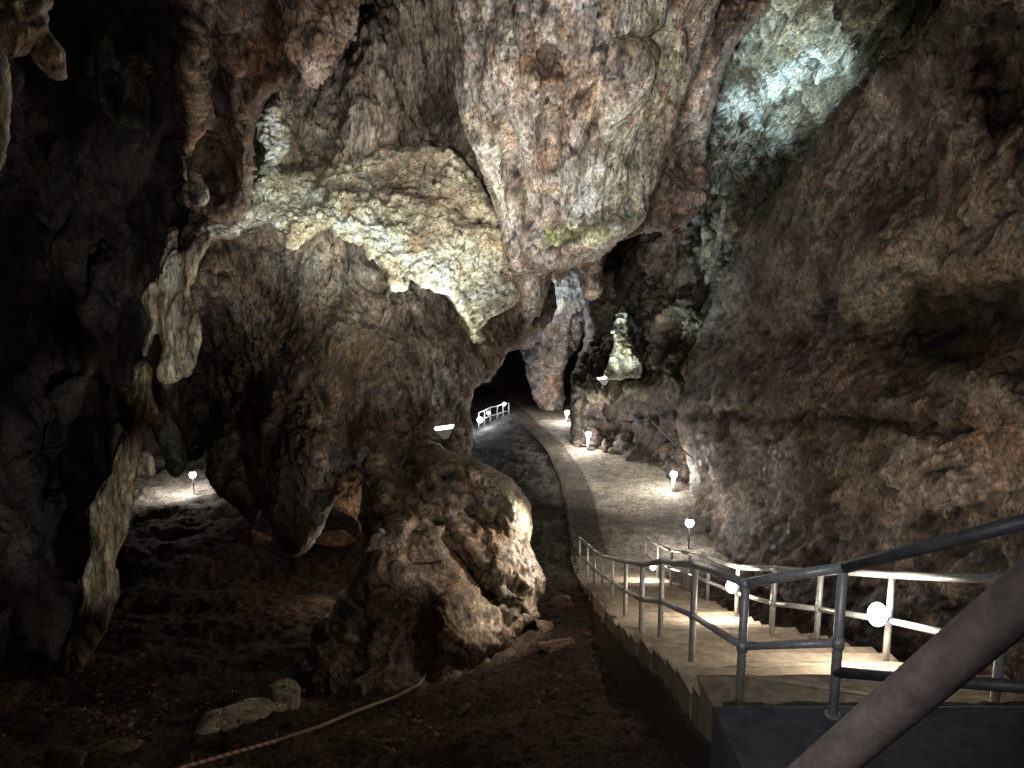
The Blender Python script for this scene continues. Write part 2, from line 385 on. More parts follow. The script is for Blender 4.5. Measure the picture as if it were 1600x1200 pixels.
# right wall
def dr(u, v):
    Xw = np.interp(v, [-120, 150, 350, 520, 640, 900, 1400], [4.6, 5.3, 6.0, 6.5, 6.0, 6.25, 6.4])
    return np.clip(F * Xw / (np.maximum(u, 1040) - 800), 3, 30)
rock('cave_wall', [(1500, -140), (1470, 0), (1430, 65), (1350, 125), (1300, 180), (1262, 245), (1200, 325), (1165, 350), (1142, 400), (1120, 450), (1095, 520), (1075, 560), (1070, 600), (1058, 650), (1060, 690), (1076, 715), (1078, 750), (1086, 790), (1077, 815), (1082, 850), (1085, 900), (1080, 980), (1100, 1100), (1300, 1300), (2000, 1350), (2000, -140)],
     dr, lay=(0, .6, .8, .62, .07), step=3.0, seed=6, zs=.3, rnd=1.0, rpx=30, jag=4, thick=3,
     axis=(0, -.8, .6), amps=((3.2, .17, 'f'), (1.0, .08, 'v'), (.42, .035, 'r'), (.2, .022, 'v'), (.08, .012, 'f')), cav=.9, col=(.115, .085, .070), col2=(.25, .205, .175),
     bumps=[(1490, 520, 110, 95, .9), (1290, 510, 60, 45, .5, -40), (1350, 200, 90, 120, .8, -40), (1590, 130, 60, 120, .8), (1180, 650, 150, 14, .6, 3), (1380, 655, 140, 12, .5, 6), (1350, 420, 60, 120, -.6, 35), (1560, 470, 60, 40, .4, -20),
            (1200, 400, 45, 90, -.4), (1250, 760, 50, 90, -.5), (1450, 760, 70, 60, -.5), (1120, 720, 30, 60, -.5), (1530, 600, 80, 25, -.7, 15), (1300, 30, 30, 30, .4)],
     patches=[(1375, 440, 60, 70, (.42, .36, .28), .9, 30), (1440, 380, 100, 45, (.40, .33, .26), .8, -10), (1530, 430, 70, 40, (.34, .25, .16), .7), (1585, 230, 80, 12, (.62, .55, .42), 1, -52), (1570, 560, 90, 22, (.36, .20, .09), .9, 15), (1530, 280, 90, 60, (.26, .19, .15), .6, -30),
              (1390, 300, 10, 45, (.45, .32, .2), .9, 15), (1240, 560, 90, 90, (.24, .18, .165), .7), (1110, 720, 26, 60, (.34, .27, .22), .8), (1470, 520, 100, 75, (.028, .028, .022), 1), (1540, 470, 70, 50, (.03, .03, .02), .9), (1290, 505, 55, 45, (.035, .025, .02), .95, -35), (1440, 330, 40, 24, (.04, .035, .025), .8), (1250, 330, 60, 40, (.05, .05, .035), .8), (1225, 300, 60, 60, (.03, .028, .02), 1), (1250, 280, 110, 80, (.085, .065, .05), .8, -30),  # near-black patches paint the hollow's shade and mask light spill on the tip
              (1560, 690, 80, 70, (.24, .15, .10), .6), (1440, 740, 110, 70, (.30, .25, .2), .6), (1130, 480, 35, 90, (.20, .21, .18), .6, 15), (1550, 80, 90, 110, (.05, .045, .04), .7), (1350, 640, 160, 10, (.06, .05, .04), .8, 5), (1350, 960, 320, 90, (.02, .018, .02), 1), (1250, 830, 260, 40, (.06, .048, .05), .7), (1560, 860, 120, 80, (.04, .032, .03), .8)], kind='structure')  # lowest dark patches paint the shadow along the wall base

# blue-green flowstone band high on the right
TL = (.56, .72, .73)
rock('flowstone_curtain', [(1225, -140), (1200, 10), (1160, 60), (1135, 100), (1118, 160), (1102, 185), (1100, 245), (1104, 280), (1122, 292), (1140, 305), (1175, 375), (1250, 330), (1310, 235), (1380, 170), (1470, 110), (1540, -40), (1560, -140)],
     [(1130, 250, 21), (1200, 150, 18.5), (1300, 60, 15.5), (1420, 0, 13), (1500, -120, 11.5), (1240, -120, 14)], step=2.6, seed=8, zs=.45, mat='popcorn', rnd=1.0, rpx=24, jag=7, thick=1.5,
     amps=((1.4, .28, 'r'), (.5, .16, 'v'), (.22, .09, 'r'), (.10, .035, 'f')), brk=1, cav=.8, pits=.6, col=(.09, .085, .065), col2=(.20, .21, .17),
     patches=[(1400, -20, 160, 70, (.20, .18, .11), .9), (1185, 215, 55, 60, TL, 1, -50), (1230, 120, 60, 30, TL, .9, -40), (1128, 235, 24, 60, TL, 1, 10), (1140, 310, 14, 30, TL, .8), (1160, 160, 25, 30, TL, .9), (1290, 95, 70, 22, TL, .8, -25), (1270, 30, 40, 40, (.28, .25, .17), .8), (1330, 40, 60, 50, (.36, .40, .32), .8), (1440, 20, 60, 70, (.22, .22, .12), .9), (1170, 30, 30, 60, (.34, .42, .38), .7), (1130, 275, 18, 20, TL, .9)],
     label='crusted blue-green flowstone curtain running diagonally under the ceiling, above the right wall', cat='flowstone')

# rock shoulder with the ledge in mid distance right
rock('rock_ledge', [(948, 400), (930, 440), (918, 480), (915, 520), (906, 560), (896, 590), (891, 640), (889, 700), (905, 708), (945, 716), (985, 728), (1040, 750), (1100, 780), (1200, 780), (1230, 300), (1150, 280), (1100, 290), (1070, 330), (1020, 352), (985, 372)],
     [(920, 480, 32), (900, 620, 30.5), (1000, 420, 31), (1000, 560, 28.5), (990, 600, 28), (1060, 740, 25.6), (960, 700, 29.5), (1060, 640, 25.5), (1100, 500, 24), (1150, 340, 23), (1080, 350, 27), (1220, 500, 21), (1200, 760, 21)],
     step=2.4, seed=10, zs=.6, rnd=.9, rpx=20, jag=4, amps=((2.6, .4, 'f'), (1.1, .18, 'r'), (.5, .11, 'c'), (.2, .06, 'f')), cav=.9, col=(.10, .085, .07), col2=(.20, .165, .13),
     bumps=[(985, 650, 75, 34, 2.0), (950, 606, 60, 10, -.8), (970, 385, 40, 28, 2.2, -30), (1110, 440, 16, 60, 1.0, 20), (1050, 560, 50, 20, -.5), (990, 470, 26, 60, .8, 30), (1030, 700, 40, 30, 1.2)],
     patches=[(1075, 500, 22, 26, (.62, .64, .5), .9), (1110, 380, 12, 60, (.58, .62, .44), .9, 15), (1085, 350, 40, 12, TL, .7, -15), (950, 605, 60, 14, (.36, .36, .2), .8), (1035, 565, 40, 9, (.45, .46, .32), .7), (990, 660, 90, 40, (.10, .08, .09), .7), (1120, 420, 30, 80, (.16, .19, .17), .6), (975, 660, 14, 30, (.24, .2, .2), .5), (1085, 590, 20, 30, (.25, .15, .1), .6)],
     label='dark rock shoulder with a jutting ledge holding the bright stalagmite, behind the right path lamps', cat='rock')

# far masses behind the stairs path
rock('hanging_rock', [(785, 480), (795, 400), (960, 390), (955, 470), (910, 520), (903, 550), (893, 552), (884, 570), (882, 605), (876, 640), (856, 650), (842, 640), (834, 612), (825, 585), (822, 560), (815, 545)],
     [(850, 450, 34), (900, 430, 34), (850, 560, 37), (870, 640, 39), (800, 480, 34), (900, 520, 36)], step=2.2, seed=12, rnd=1.2, rpx=18, jag=3, amps=((2.5, .35, 'f'), (1.0, .24, 'v'), (.45, .12, 'r'), (.2, .06, 'f')), col=(.24, .21, .20), col2=(.36, .31, .29),
     patches=[(878, 448, 48, 34, (.78, .84, .86), 1), (830, 480, 14, 30, (.6, .66, .66), .8), (862, 600, 14, 40, (.36, .22, .14), .9), (850, 640, 30, 12, (.42, .3, .24), .7)],
     bumps=[(893, 545, 10, 30, 1.5)],
     label='grey hanging rock between the black tunnel mouth and the narrow dark slit', cat='rock')

# big left-centre wall under the crusted shelf
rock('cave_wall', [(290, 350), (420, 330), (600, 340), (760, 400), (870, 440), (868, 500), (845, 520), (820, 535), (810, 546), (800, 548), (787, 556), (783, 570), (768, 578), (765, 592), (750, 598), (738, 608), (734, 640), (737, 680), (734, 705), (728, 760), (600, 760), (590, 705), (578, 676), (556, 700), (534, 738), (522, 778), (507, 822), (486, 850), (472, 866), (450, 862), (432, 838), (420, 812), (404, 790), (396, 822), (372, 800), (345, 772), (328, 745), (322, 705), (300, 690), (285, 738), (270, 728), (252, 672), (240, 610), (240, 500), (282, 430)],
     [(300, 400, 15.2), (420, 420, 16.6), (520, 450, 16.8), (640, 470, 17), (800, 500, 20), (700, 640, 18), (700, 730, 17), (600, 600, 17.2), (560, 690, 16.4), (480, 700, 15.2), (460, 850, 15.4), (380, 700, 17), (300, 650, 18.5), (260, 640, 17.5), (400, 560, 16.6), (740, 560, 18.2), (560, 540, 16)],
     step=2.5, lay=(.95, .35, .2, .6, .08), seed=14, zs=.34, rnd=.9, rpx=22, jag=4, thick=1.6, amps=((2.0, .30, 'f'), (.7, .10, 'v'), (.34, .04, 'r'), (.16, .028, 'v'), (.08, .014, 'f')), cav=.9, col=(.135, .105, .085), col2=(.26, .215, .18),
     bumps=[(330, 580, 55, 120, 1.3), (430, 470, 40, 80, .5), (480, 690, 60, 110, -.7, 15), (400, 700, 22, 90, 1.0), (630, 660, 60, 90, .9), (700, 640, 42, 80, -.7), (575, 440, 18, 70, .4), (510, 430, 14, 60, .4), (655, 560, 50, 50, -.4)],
     patches=[(705, 620, 40, 100, (.36, .33, .31), .95), (560, 420, 140, 50, (.25, .235, .21), .6), (470, 420, 60, 50, (.16, .165, .15), .7), (450, 690, 70, 90, (.115, .072, .048), .8), (500, 620, 60, 30, (.2, .13, .07), .6), (640, 640, 50, 50, (.30, .24, .22), .7), (320, 600, 60, 120, (.04, .035, .03), .8), (560, 560, 50, 26, (.32, .21, .12), .6), (520, 750, 14, 60, (.20, .22, .23), .7, 20), (800, 500, 50, 40, (.32, .24, .2), .7)], kind='structure')

# crusted shelf
SH = (.84, .87, .68)
rock('crusted_shelf', [(410, 172), (432, 150), (447, 175), (452, 215), (434, 262), (470, 268), (520, 262), (575, 238), (640, 222), (700, 235), (735, 265), (780, 335), (806, 400), (816, 452), (812, 475), (790, 488), (768, 496), (752, 503), (753, 535), (740, 541), (730, 535), (733, 500), (705, 470), (684, 457), (655, 452), (640, 432), (624, 450), (612, 447), (608, 425), (582, 410), (560, 385), (530, 372), (500, 360), (470, 370), (454, 392), (442, 386), (435, 360), (410, 345), (385, 350), (360, 365), (335, 376), (312, 382), (304, 365), (330, 338), (370, 320), (395, 295), (402, 250), (398, 200)],
     [(330, 365, 14.2), (420, 200, 15), (440, 300, 14.6), (500, 330, 14.4), (500, 270, 15.6), (600, 260, 15.9), (620, 400, 14.6), (700, 440, 14.8), (760, 480, 15.2), (700, 300, 15.6), (790, 440, 15.8), (740, 535, 15.6)],
     step=2.2, seed=16, zs=1.0, rnd=.55, rpx=16, jag=9, thick=1.4, mat='popcorn', amps=((1.6, .2, 'f'), (.6, .10, 'w'), (.24, .06, 'w'), (.10, .045, 'f')), cav=.7, pits=.5, col=(.46, .40, .30), col2=(.62, .58, .45),
     patches=[(470, 320, 90, 45, SH, .95), (580, 370, 110, 26, SH, .95, 28), (700, 440, 110, 30, SH, 1, 28), (740, 515, 16, 40, (.66, .64, .44), 1), (425, 210, 26, 80, (.84, .87, .82), 1), (640, 400, 50, 16, (.66, .74, .70), .9, 30), (350, 355, 60, 18, (.82, .84, .76), 1), (400, 310, 40, 40, (.8, .82, .66), .9), (665, 275, 125, 48, (.27, .20, .15), 1, 24), (530, 310, 30, 16, (.25, .16, .09), .8, 30), (690, 360, 50, 30, (.34, .26, .18), .6), (790, 460, 20, 24, SH, .8)],
     label='pale yellow-green crusted calcite shelf arching across the cave above the wall floodlight', cat='calcite shelf')

# central hanging mass
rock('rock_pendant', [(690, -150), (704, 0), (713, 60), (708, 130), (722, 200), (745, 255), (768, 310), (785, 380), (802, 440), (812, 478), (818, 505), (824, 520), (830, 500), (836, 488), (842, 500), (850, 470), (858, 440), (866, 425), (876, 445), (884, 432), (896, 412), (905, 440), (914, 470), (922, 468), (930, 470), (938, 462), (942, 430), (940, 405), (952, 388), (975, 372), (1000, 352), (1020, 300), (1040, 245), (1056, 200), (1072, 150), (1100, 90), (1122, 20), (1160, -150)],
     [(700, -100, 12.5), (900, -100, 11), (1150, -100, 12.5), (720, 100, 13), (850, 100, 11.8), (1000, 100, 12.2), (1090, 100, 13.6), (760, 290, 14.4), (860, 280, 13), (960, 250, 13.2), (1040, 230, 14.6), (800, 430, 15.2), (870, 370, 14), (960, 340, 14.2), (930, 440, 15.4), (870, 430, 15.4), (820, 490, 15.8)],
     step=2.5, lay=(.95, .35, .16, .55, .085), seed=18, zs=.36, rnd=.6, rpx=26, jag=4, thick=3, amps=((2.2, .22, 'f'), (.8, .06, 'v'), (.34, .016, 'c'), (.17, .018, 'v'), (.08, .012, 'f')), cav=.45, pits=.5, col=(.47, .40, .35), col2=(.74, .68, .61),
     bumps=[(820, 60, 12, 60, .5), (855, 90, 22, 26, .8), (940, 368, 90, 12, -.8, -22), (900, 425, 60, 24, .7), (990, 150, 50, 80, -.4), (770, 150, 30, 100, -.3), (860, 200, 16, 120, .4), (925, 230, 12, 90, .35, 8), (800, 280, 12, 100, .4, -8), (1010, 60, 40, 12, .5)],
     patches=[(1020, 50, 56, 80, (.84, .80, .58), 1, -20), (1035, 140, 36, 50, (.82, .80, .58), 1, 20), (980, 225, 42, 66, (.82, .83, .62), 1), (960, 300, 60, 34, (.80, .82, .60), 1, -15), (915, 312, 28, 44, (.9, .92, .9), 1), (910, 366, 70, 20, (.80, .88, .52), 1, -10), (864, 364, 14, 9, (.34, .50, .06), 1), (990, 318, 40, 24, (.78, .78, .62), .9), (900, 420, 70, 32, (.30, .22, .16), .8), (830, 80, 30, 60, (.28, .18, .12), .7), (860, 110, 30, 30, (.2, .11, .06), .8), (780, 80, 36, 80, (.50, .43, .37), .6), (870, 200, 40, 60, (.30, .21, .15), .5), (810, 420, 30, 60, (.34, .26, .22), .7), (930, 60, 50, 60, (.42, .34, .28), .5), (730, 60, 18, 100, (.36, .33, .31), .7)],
     label='huge pale pitted rock pendant hanging from the cave ceiling in the middle', cat='rock')
rock('rock_pendant', [(1090, -150), (1260, -150), (1205, 10), (1160, 60), (1130, 110), (1114, 170), (1100, 245), (1112, 290), (1095, 320), (1075, 345), (1050, 362), (1015, 360), (985, 370), (965, 380), (990, 300), (1020, 200)],
     [(1150, -100, 14), (1150, 50, 14.8), (1100, 150, 15.5), (1060, 300, 17), (1020, 350, 17.5), (1100, 260, 17.5)], step=2.8, seed=20, rnd=1.2, rpx=26, jag=4, thick=1.5,
     amps=((2.0, .25, 'f'), (.7, .12, 'r'), (.26, .06, 'c'), (.1, .03, 'f')), col=(.19, .14, .12), col2=(.30, .235, .20),
     patches=[(1080, 250, 30, 60, (.32, .27, .24), .7), (1160, 20, 40, 60, (.16, .11, .09), .6)],
     label='narrow darker brown rock fin between the pale hanging pendant and the blue-green curtain', cat='rock')

# upper left brown mass
rock('ceiling_rock', [(225, -150), (262, 0), (276, 70), (270, 150), (288, 215), (262, 212), (270, 232), (276, 290), (264, 305), (300, 335), (330, 352), (372, 346), (398, 320), (398, 270), (400, 200), (415, 160), (436, 132), (455, 140), (470, 152), (480, 136), (506, 128), (526, 95), (535, 85), (554, 50), (562, 0), (580, -150)],
     [(250, -100, 10.5), (400, -100, 9), (560, -100, 10), (290, 100, 11), (400, 60, 10), (500, 60, 9.4), (540, 60, 10), (300, 260, 12.4), (360, 320, 13), (380, 200, 11.8), (470, 130, 10)],
     step=2.4, lay=(.95, .35, .2, .4, .07), seed=22, zs=.38, rnd=.9, rpx=26, jag=4, thick=1.5, amps=((1.5, .26, 'f'), (.55, .09, 'v'), (.24, .03, 'r'), (.12, .018, 'v'), (.06, .01, 'f')), cav=1.0, col=(.085, .058, .044), col2=(.18, .13, .10),
     bumps=[(330, 260, 34, 50, .9), (300, 130, 10, 90, -.6), (345, 120, 22, 80, .6), (500, 50, 50, 60, -.5), (410, 60, 40, 80, .5)],
     patches=[(500, 40, 50, 60, (.34, .25, .19), .9), (490, 110, 30, 26, (.38, .29, .25), .9), (298, 150, 12, 90, (.30, .19, .11), .9, -5), (310, 220, 22, 14, (.42, .26, .12), .9), (420, 90, 50, 50, (.22, .10, .05), .7), (330, 290, 40, 50, (.07, .045, .03), .8), (400, 290, 14, 40, (.28, .24, .21), .7), (545, 40, 14, 60, (.34, .27, .23), .7)],
     label='dark reddish brown rock mass hanging from the ceiling, upper left, beside the recessed fluted wall', cat='rock')
rock('stub_stalactite', [(290, 268), (302, 262), (312, 275), (322, 285), (331, 300), (326, 318), (314, 326), (304, 315), (296, 296)], [(300, 270, 11.9), (315, 310, 11.8), (330, 300, 12)], step=2.2, seed=24, rnd=.25, rpx=12, jag=2.5, thick=.3, mat='popcorn',
     amps=((.4, .05, 'b'), (.12, .03, 'b')), col=(.5, .46, .38), col2=(.6, .58, .55), label='short knobbly whitish stalagmite stub standing on the dark brown rock above the drapery', cat='stalagmite')
# near top-left pieces
rock('stalactite', [(-140, -150), (95, -150), (82, -40), (84, 5), (72, 20), (76, 45), (92, 70), (101, 100), (97, 126), (78, 122), (60, 100), (52, 76), (38, 72), (30, 88), (20, 84), (10, 78), (-140, 90)],
     [(-100, 0, 5.2), (40, 0, 5.6), (90, 100, 5.8), (0, 60, 5.4)], step=2.6, seed=26, rnd=.35, rpx=22, jag=3, thick=.7, zs=.6, amps=((.8, .10, 'f'), (.3, .05, 'r'), (.1, .02, 'r')), col=(.22, .16, .12), col2=(.40, .33, .27),
     patches=[(50, 15, 40, 40, (.45, .40, .35), .8), (10, 50, 26, 26, (.24, .14, .09), .8), (80, 95, 22, 30, (.42, .31, .22), .9)],
     label='hooked pale brown stalactite stub in the extreme upper left corner', cat='stalactite')
rock('stalactite', [(-120, 84), (8, 82), (15, 120), (12, 170), (14, 215), (6, 250), (-6, 275), (-120, 300)], [(-60, 150, 4.8), (10, 150, 5), (0, 250, 5)], step=2.6, seed=27, rnd=.25, rpx=18, jag=3, thick=.5, amps=((.5, .06, 'f'), (.15, .02, 'r')), mat='fluted', col=(.3, .27, .22), col2=(.42, .39, .33),
     label='greyish fluted stalactite edge cut off by the left side of the view', cat='stalactite')

# left wall (dark)
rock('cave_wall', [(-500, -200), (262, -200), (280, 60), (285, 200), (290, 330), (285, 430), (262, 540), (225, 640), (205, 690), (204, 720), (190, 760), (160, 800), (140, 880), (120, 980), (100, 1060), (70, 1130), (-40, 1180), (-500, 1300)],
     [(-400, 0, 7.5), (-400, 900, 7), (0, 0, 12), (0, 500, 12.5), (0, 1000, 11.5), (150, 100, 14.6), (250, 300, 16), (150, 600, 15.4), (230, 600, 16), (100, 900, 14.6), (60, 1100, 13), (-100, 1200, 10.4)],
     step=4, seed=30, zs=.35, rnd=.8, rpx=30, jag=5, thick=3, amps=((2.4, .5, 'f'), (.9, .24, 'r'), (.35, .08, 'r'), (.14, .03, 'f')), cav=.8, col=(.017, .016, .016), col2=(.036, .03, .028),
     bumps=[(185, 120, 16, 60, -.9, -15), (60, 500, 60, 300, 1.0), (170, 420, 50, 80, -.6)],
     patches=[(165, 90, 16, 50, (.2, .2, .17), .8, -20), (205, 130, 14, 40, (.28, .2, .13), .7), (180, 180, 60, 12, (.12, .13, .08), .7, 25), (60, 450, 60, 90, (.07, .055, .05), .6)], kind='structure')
rock('stalactite', [(150, 60), (165, 50), (172, 75), (190, 95), (208, 108), (205, 140), (196, 165), (188, 150), (186, 120), (172, 104), (160, 110), (164, 150), (175, 178), (190, 190), (172, 188), (156, 165), (148, 130)], [(150, 100, 13.2), (200, 100, 13.2), (170, 170, 13.2)], step=2.4, seed=31, rnd=.2, rpx=10, jag=2, thick=.3,
     amps=((.5, .05, 'f'), (.15, .02, 'r')), col=(.12, .13, .11), col2=(.2, .15, .1), label='dim hooked ring-shaped drip formation on the dark left wall near the ceiling', cat='stalactite')
# drapery and column on the left
rock('hanging_drapery', [(266, 350), (280, 356), (276, 395), (288, 388), (300, 375), (330, 356), (332, 372), (320, 392), (306, 410), (300, 440), (290, 458), (304, 480), (314, 505), (316, 530), (308, 560), (300, 590), (280, 592), (276, 600), (262, 600), (246, 596), (243, 580), (252, 545), (246, 520), (240, 522), (232, 550), (226, 562), (220, 552), (226, 520), (234, 500), (222, 478), (215, 462), (228, 450), (246, 432), (250, 400), (258, 370)],
     [(270, 360, 12.1), (320, 365, 12.2), (280, 430, 12), (225, 470, 11.9), (250, 540, 11.9), (300, 540, 11.8), (270, 590, 11.9)], step=2.0, seed=33, zs=.2, rnd=.16, rpx=10, jag=2.5, thick=.4, mat='fluted', amps=((.9, .05, 'f'), (.3, .04, 'v'), (.12, .016, 'v')), cav=.5, pits=.1, col=(.46, .41, .31), col2=(.58, .53, .42),
     patches=[(290, 500, 30, 40, (.34, .25, .18), .7), (250, 535, 10, 26, (.3, .2, .12), .7), (290, 560, 30, 30, (.5, .46, .3), .6), (325, 365, 14, 12, (.66, .68, .64), .8)],
     label='pale cream hanging drapery of flowstone with a thin finger on its left side', cat='drapery')
rock('rock_column', [(188, 600), (196, 598), (204, 612), (206, 575), (214, 560), (232, 560), (240, 575), (236, 600), (238, 625), (246, 632), (250, 650), (240, 655), (230, 660), (222, 690), (216, 730), (210, 760), (207, 800), (196, 840), (182, 870), (182, 900), (188, 930), (176, 950), (168, 985), (150, 1010), (134, 1035), (130, 1075), (124, 1110), (100, 1110), (96, 1070), (84, 1048), (98, 1020), (110, 985), (126, 935), (124, 905), (136, 870), (142, 830), (134, 795), (148, 770), (168, 740), (180, 700), (198, 665), (204, 655), (192, 640), (182, 618)],
     [(215, 580, 12.2), (220, 650, 12.1), (190, 720, 12.1), (170, 800, 12.1), (150, 900, 12.1), (140, 1000, 12), (110, 1090, 11.9)], step=2.0, seed=35, zs=.22, rnd=.22, rpx=13, jag=2.5, thick=.6, amps=((.9, .05, 'f'), (.3, .045, 'v'), (.12, .016, 'v')), mat='fluted', cav=.5, pits=.12, col=(.24, .20, .145), col2=(.34, .29, .21),
     patches=[(220, 600, 20, 40, (.20, .165, .125), .7), (230, 645, 26, 16, (.34, .2, .09), .9), (195, 610, 10, 16, (.4, .34, .26), .8), (185, 780, 30, 30, (.2, .14, .11), .6), (165, 900, 20, 30, (.18, .15, .09), .5), (190, 740, 22, 40, (.34, .28, .19), .6)],
     label='tall thin tapering beige column rising from the dark floor to a brown knot under the drapery', cat='column')
rock('hanging_rock', [(236, 640), (262, 632), (276, 660), (286, 700), (290, 728), (282, 745), (270, 748), (262, 738), (258, 715), (246, 690), (238, 668)], [(240, 650, 15.6), (280, 740, 16)], step=2.4, seed=36, rnd=.3, rpx=12, jag=2, thick=.5, amps=((.6, .08, 'f'), (.2, .03, 'r')), col=(.08, .085, .07), col2=(.13, .13, .105),
     label='dark pointed rock hanging just above the lamplit floor patch on the left', cat='rock')
rock('boulder', [(205, 705), (225, 700), (240, 712), (244, 745), (200, 748)], [(220, 720, 27.5), (240, 740, 27.5)], step=2.4, seed=37, rnd=.6, rpx=12, jag=1.5, thick=1, amps=((.8, .1, 'f'), (.3, .04, 'r')), col=(.2, .16, .13),
     label='rounded boulder at the back of the lamplit floor patch, far left', cat='boulder')

# warm rock seen through the slit
rock('hanging_rock', [(530, 745), (548, 726), (580, 726), (586, 800), (575, 830), (566, 832), (560, 815), (545, 800), (518, 790)], [(530, 760, 18.5), (570, 760, 18.3), (560, 830, 18.5)], step=2.4, seed=38, rnd=.4, rpx=14, jag=2.5, thick=.6, amps=((.8, .12, 'f'), (.3, .05, 'r'), (.12, .02, 'r')), col=(.24, .165, .11), col2=(.38, .28, .20),
     label='orange-brown rock tip glowing inside the gap left of the big centre boulder', cat='rock')

# centre boulder
rock('rock_outcrop', [(556, 692), (590, 682), (606, 700), (622, 690), (640, 702), (660, 690), (690, 700), (715, 712), (738, 712), (765, 728), (792, 742), (812, 765), (830, 785), (834, 815), (828, 850), (840, 875), (852, 898), (850, 925), (838, 945), (850, 958), (838, 975), (810, 995), (796, 1012), (780, 1030), (745, 1052), (735, 1100), (560, 1130), (480, 1100), (470, 1050), (484, 1012), (490, 990), (492, 966), (512, 960), (534, 928), (560, 890), (568, 850), (566, 800), (570, 740), (550, 715)],
     [(570, 720, 14.6), (650, 710, 14.6), (760, 740, 14), (820, 800, 13.4), (700, 850, 12), (600, 850, 12.2), (840, 920, 13), (760, 950, 12), (650, 980, 11.2), (520, 980, 11.4), (560, 1060, 10.7), (700, 1060, 10.9), (600, 1120, 10.2), (780, 1020, 11.9)],
     step=2.3, lay=(.75, .2, .5, .62, .13), seed=43, zs=.6, rnd=.7, rpx=26, jag=4.5, thick=1.5, axis=(-.35, 0, 1), amps=((1.9, .16, 'f'), (1.1, .09, 'r'), (.45, .018, 'c'), (.16, .012, 'v'), (.08, .010, 'f')), cav=.6, col=(.155, .11, .078), col2=(.29, .22, .16),
     bumps=[(735, 812, 34, 22, .45), (660, 1000, 18, 60, .4, 8), (560, 1010, 16, 60, .35, 15), (812, 860, 40, 90, -.35), (775, 930, 46, 7, .3, 30), (630, 740, 26, 50, .7), (700, 750, 22, 36, -.4), (700, 960, 40, 50, -.5), (720, 870, 14, 90, .5, -35), (575, 800, 14, 80, .5), (780, 760, 44, 16, -.35, 40), (640, 900, 60, 20, -.3, 20), (750, 1000, 46, 24, -.3)],
     patches=[(818, 800, 26, 70, (.86, .76, .60), 1), (785, 755, 56, 16, (.80, .68, .52), 1, 35), (815, 895, 44, 44, (.55, .46, .40), .95), (710, 740, 30, 34, (.46, .4, .34), .8), (800, 960, 40, 26, (.5, .42, .32), .8), (770, 780, 26, 30, (.4, .32, .24), .8), (735, 808, 36, 24, (.07, .05, .035), .9), (780, 940, 50, 8, (.04, .03, .022), .9, 30), (660, 960, 60, 60, (.22, .15, .075), .8), (510, 985, 26, 30, (.26, .22, .14), .8), (660, 1040, 90, 30, (.11, .07, .045), .8), (640, 830, 60, 60, (.20, .15, .115), .6), (740, 890, 60, 60, (.22, .14, .09), .6), (750, 1000, 50, 24, (.30, .21, .14), .7), (560, 730, 14, 50, (.2, .2, .2), .7, 20)],  # palest patches paint the lit right rim; darkest paint the hollow and crack
     label='massive brown rock outcrop standing on the floor in the centre, left of the stairs', cat='rock outcrop')

# ------------------------------------------------------------------ ground
Lp = [(905, 893, 838, 18.5), (917, 905, 848, 17.3), (928, 917, 858, 15.8), (941, 929, 866, 14.3), (956, 946, 868, 12.1), (976, 968, 872, 10.2), (1001, 990, 876, 8.8), (1031, 1003, 869, 8.16), (1080, 1040, 873, 6.75), (1155, 1105, 899, 5.17), (1300, 1132, 872, 4.73)]
_q = sorted([(float(P(u, vb, d)[1]), float(P(u, vb, d)[2])) for u, vb, vt, d in Lp[:-1]])
SY = [0, 4.42, 4.47] + [a for a, b in _q] + [60]; SZ = [-2.98, -2.98, -3.06] + [b for a, b in _q] + [_q[-1][1]]
def zs_(Y): return np.interp(Y, SY, SZ)
def k1(Y): return np.interp(Y, [0, 19, 21.5, 25, 28.6, 33, 37, 41, 60], [1.7, 1.8, 1.86, 1.9, 1.65, .95, 0, -1.0, -6])
def k2(Y): return np.interp(Y, [0, 20.8, 23.5, 26.3, 30.3, 34, 38, 60], [2.7, 2.8, 2.93, 2.78, 2.33, 1.63, .9, -4])
def ground_z(X, Y):
    gl = np.interp(Y, [0, 4, 5, 6, 8, 11, 14, 17, 20, 60], [-2.6, -3.4, -3.9, -4.4, -5.35, -6.3, -7.0, -7.6, -8.0, -8.0]) - .45 * sm((1.5 - X) / 4) * sm((20 - Y) / 6)
    zp = np.interp(Y, [0, 18, 19, 24, 30, 38, 60], [-7.75, -7.75, -7.75, -7.38, -7.1, -7.1, -7.1])
    a = k1(Y) - X
    path = zp - np.where(a > 0, .10 * sm(a / .08) + .9 * sm(a / 4.2) * .9, 0) + np.clip(X - k2(Y) - .5, 0, 4) * .04
    w = sm((Y - 15.5) / 3.2)
    z = gl * (1 - w) + path * w
    left = sm((-6 - X) / 4); z = z * (1 - left) + gl * left
    return z
us = np.arange(-420, 2000, 3.4); ds = 2.2 * 1.0058 ** np.arange(0, 560)
U, D = np.meshgrid(us, ds)
GX = (U - 800) / F * D; GY = D
GZ = ground_z(GX, GY)
near = sm((19 - GY) / 3)[...] * 1.0
isp = (1 - near) * sm((GX - k1(GY)) / .1)          # path or gravel
GZ = GZ + .10 * fbm(GX, GY, GX * 0, 1.6, 3, 'f', 61) * (1 - .75 * isp) + .045 * fbm(GX, GY, GX * 0, .35, 3, 'r', 62) * (1 - .8 * isp) + .012 * fbm(GX, GY, GX * 0, .09, 2, 'f', 63)
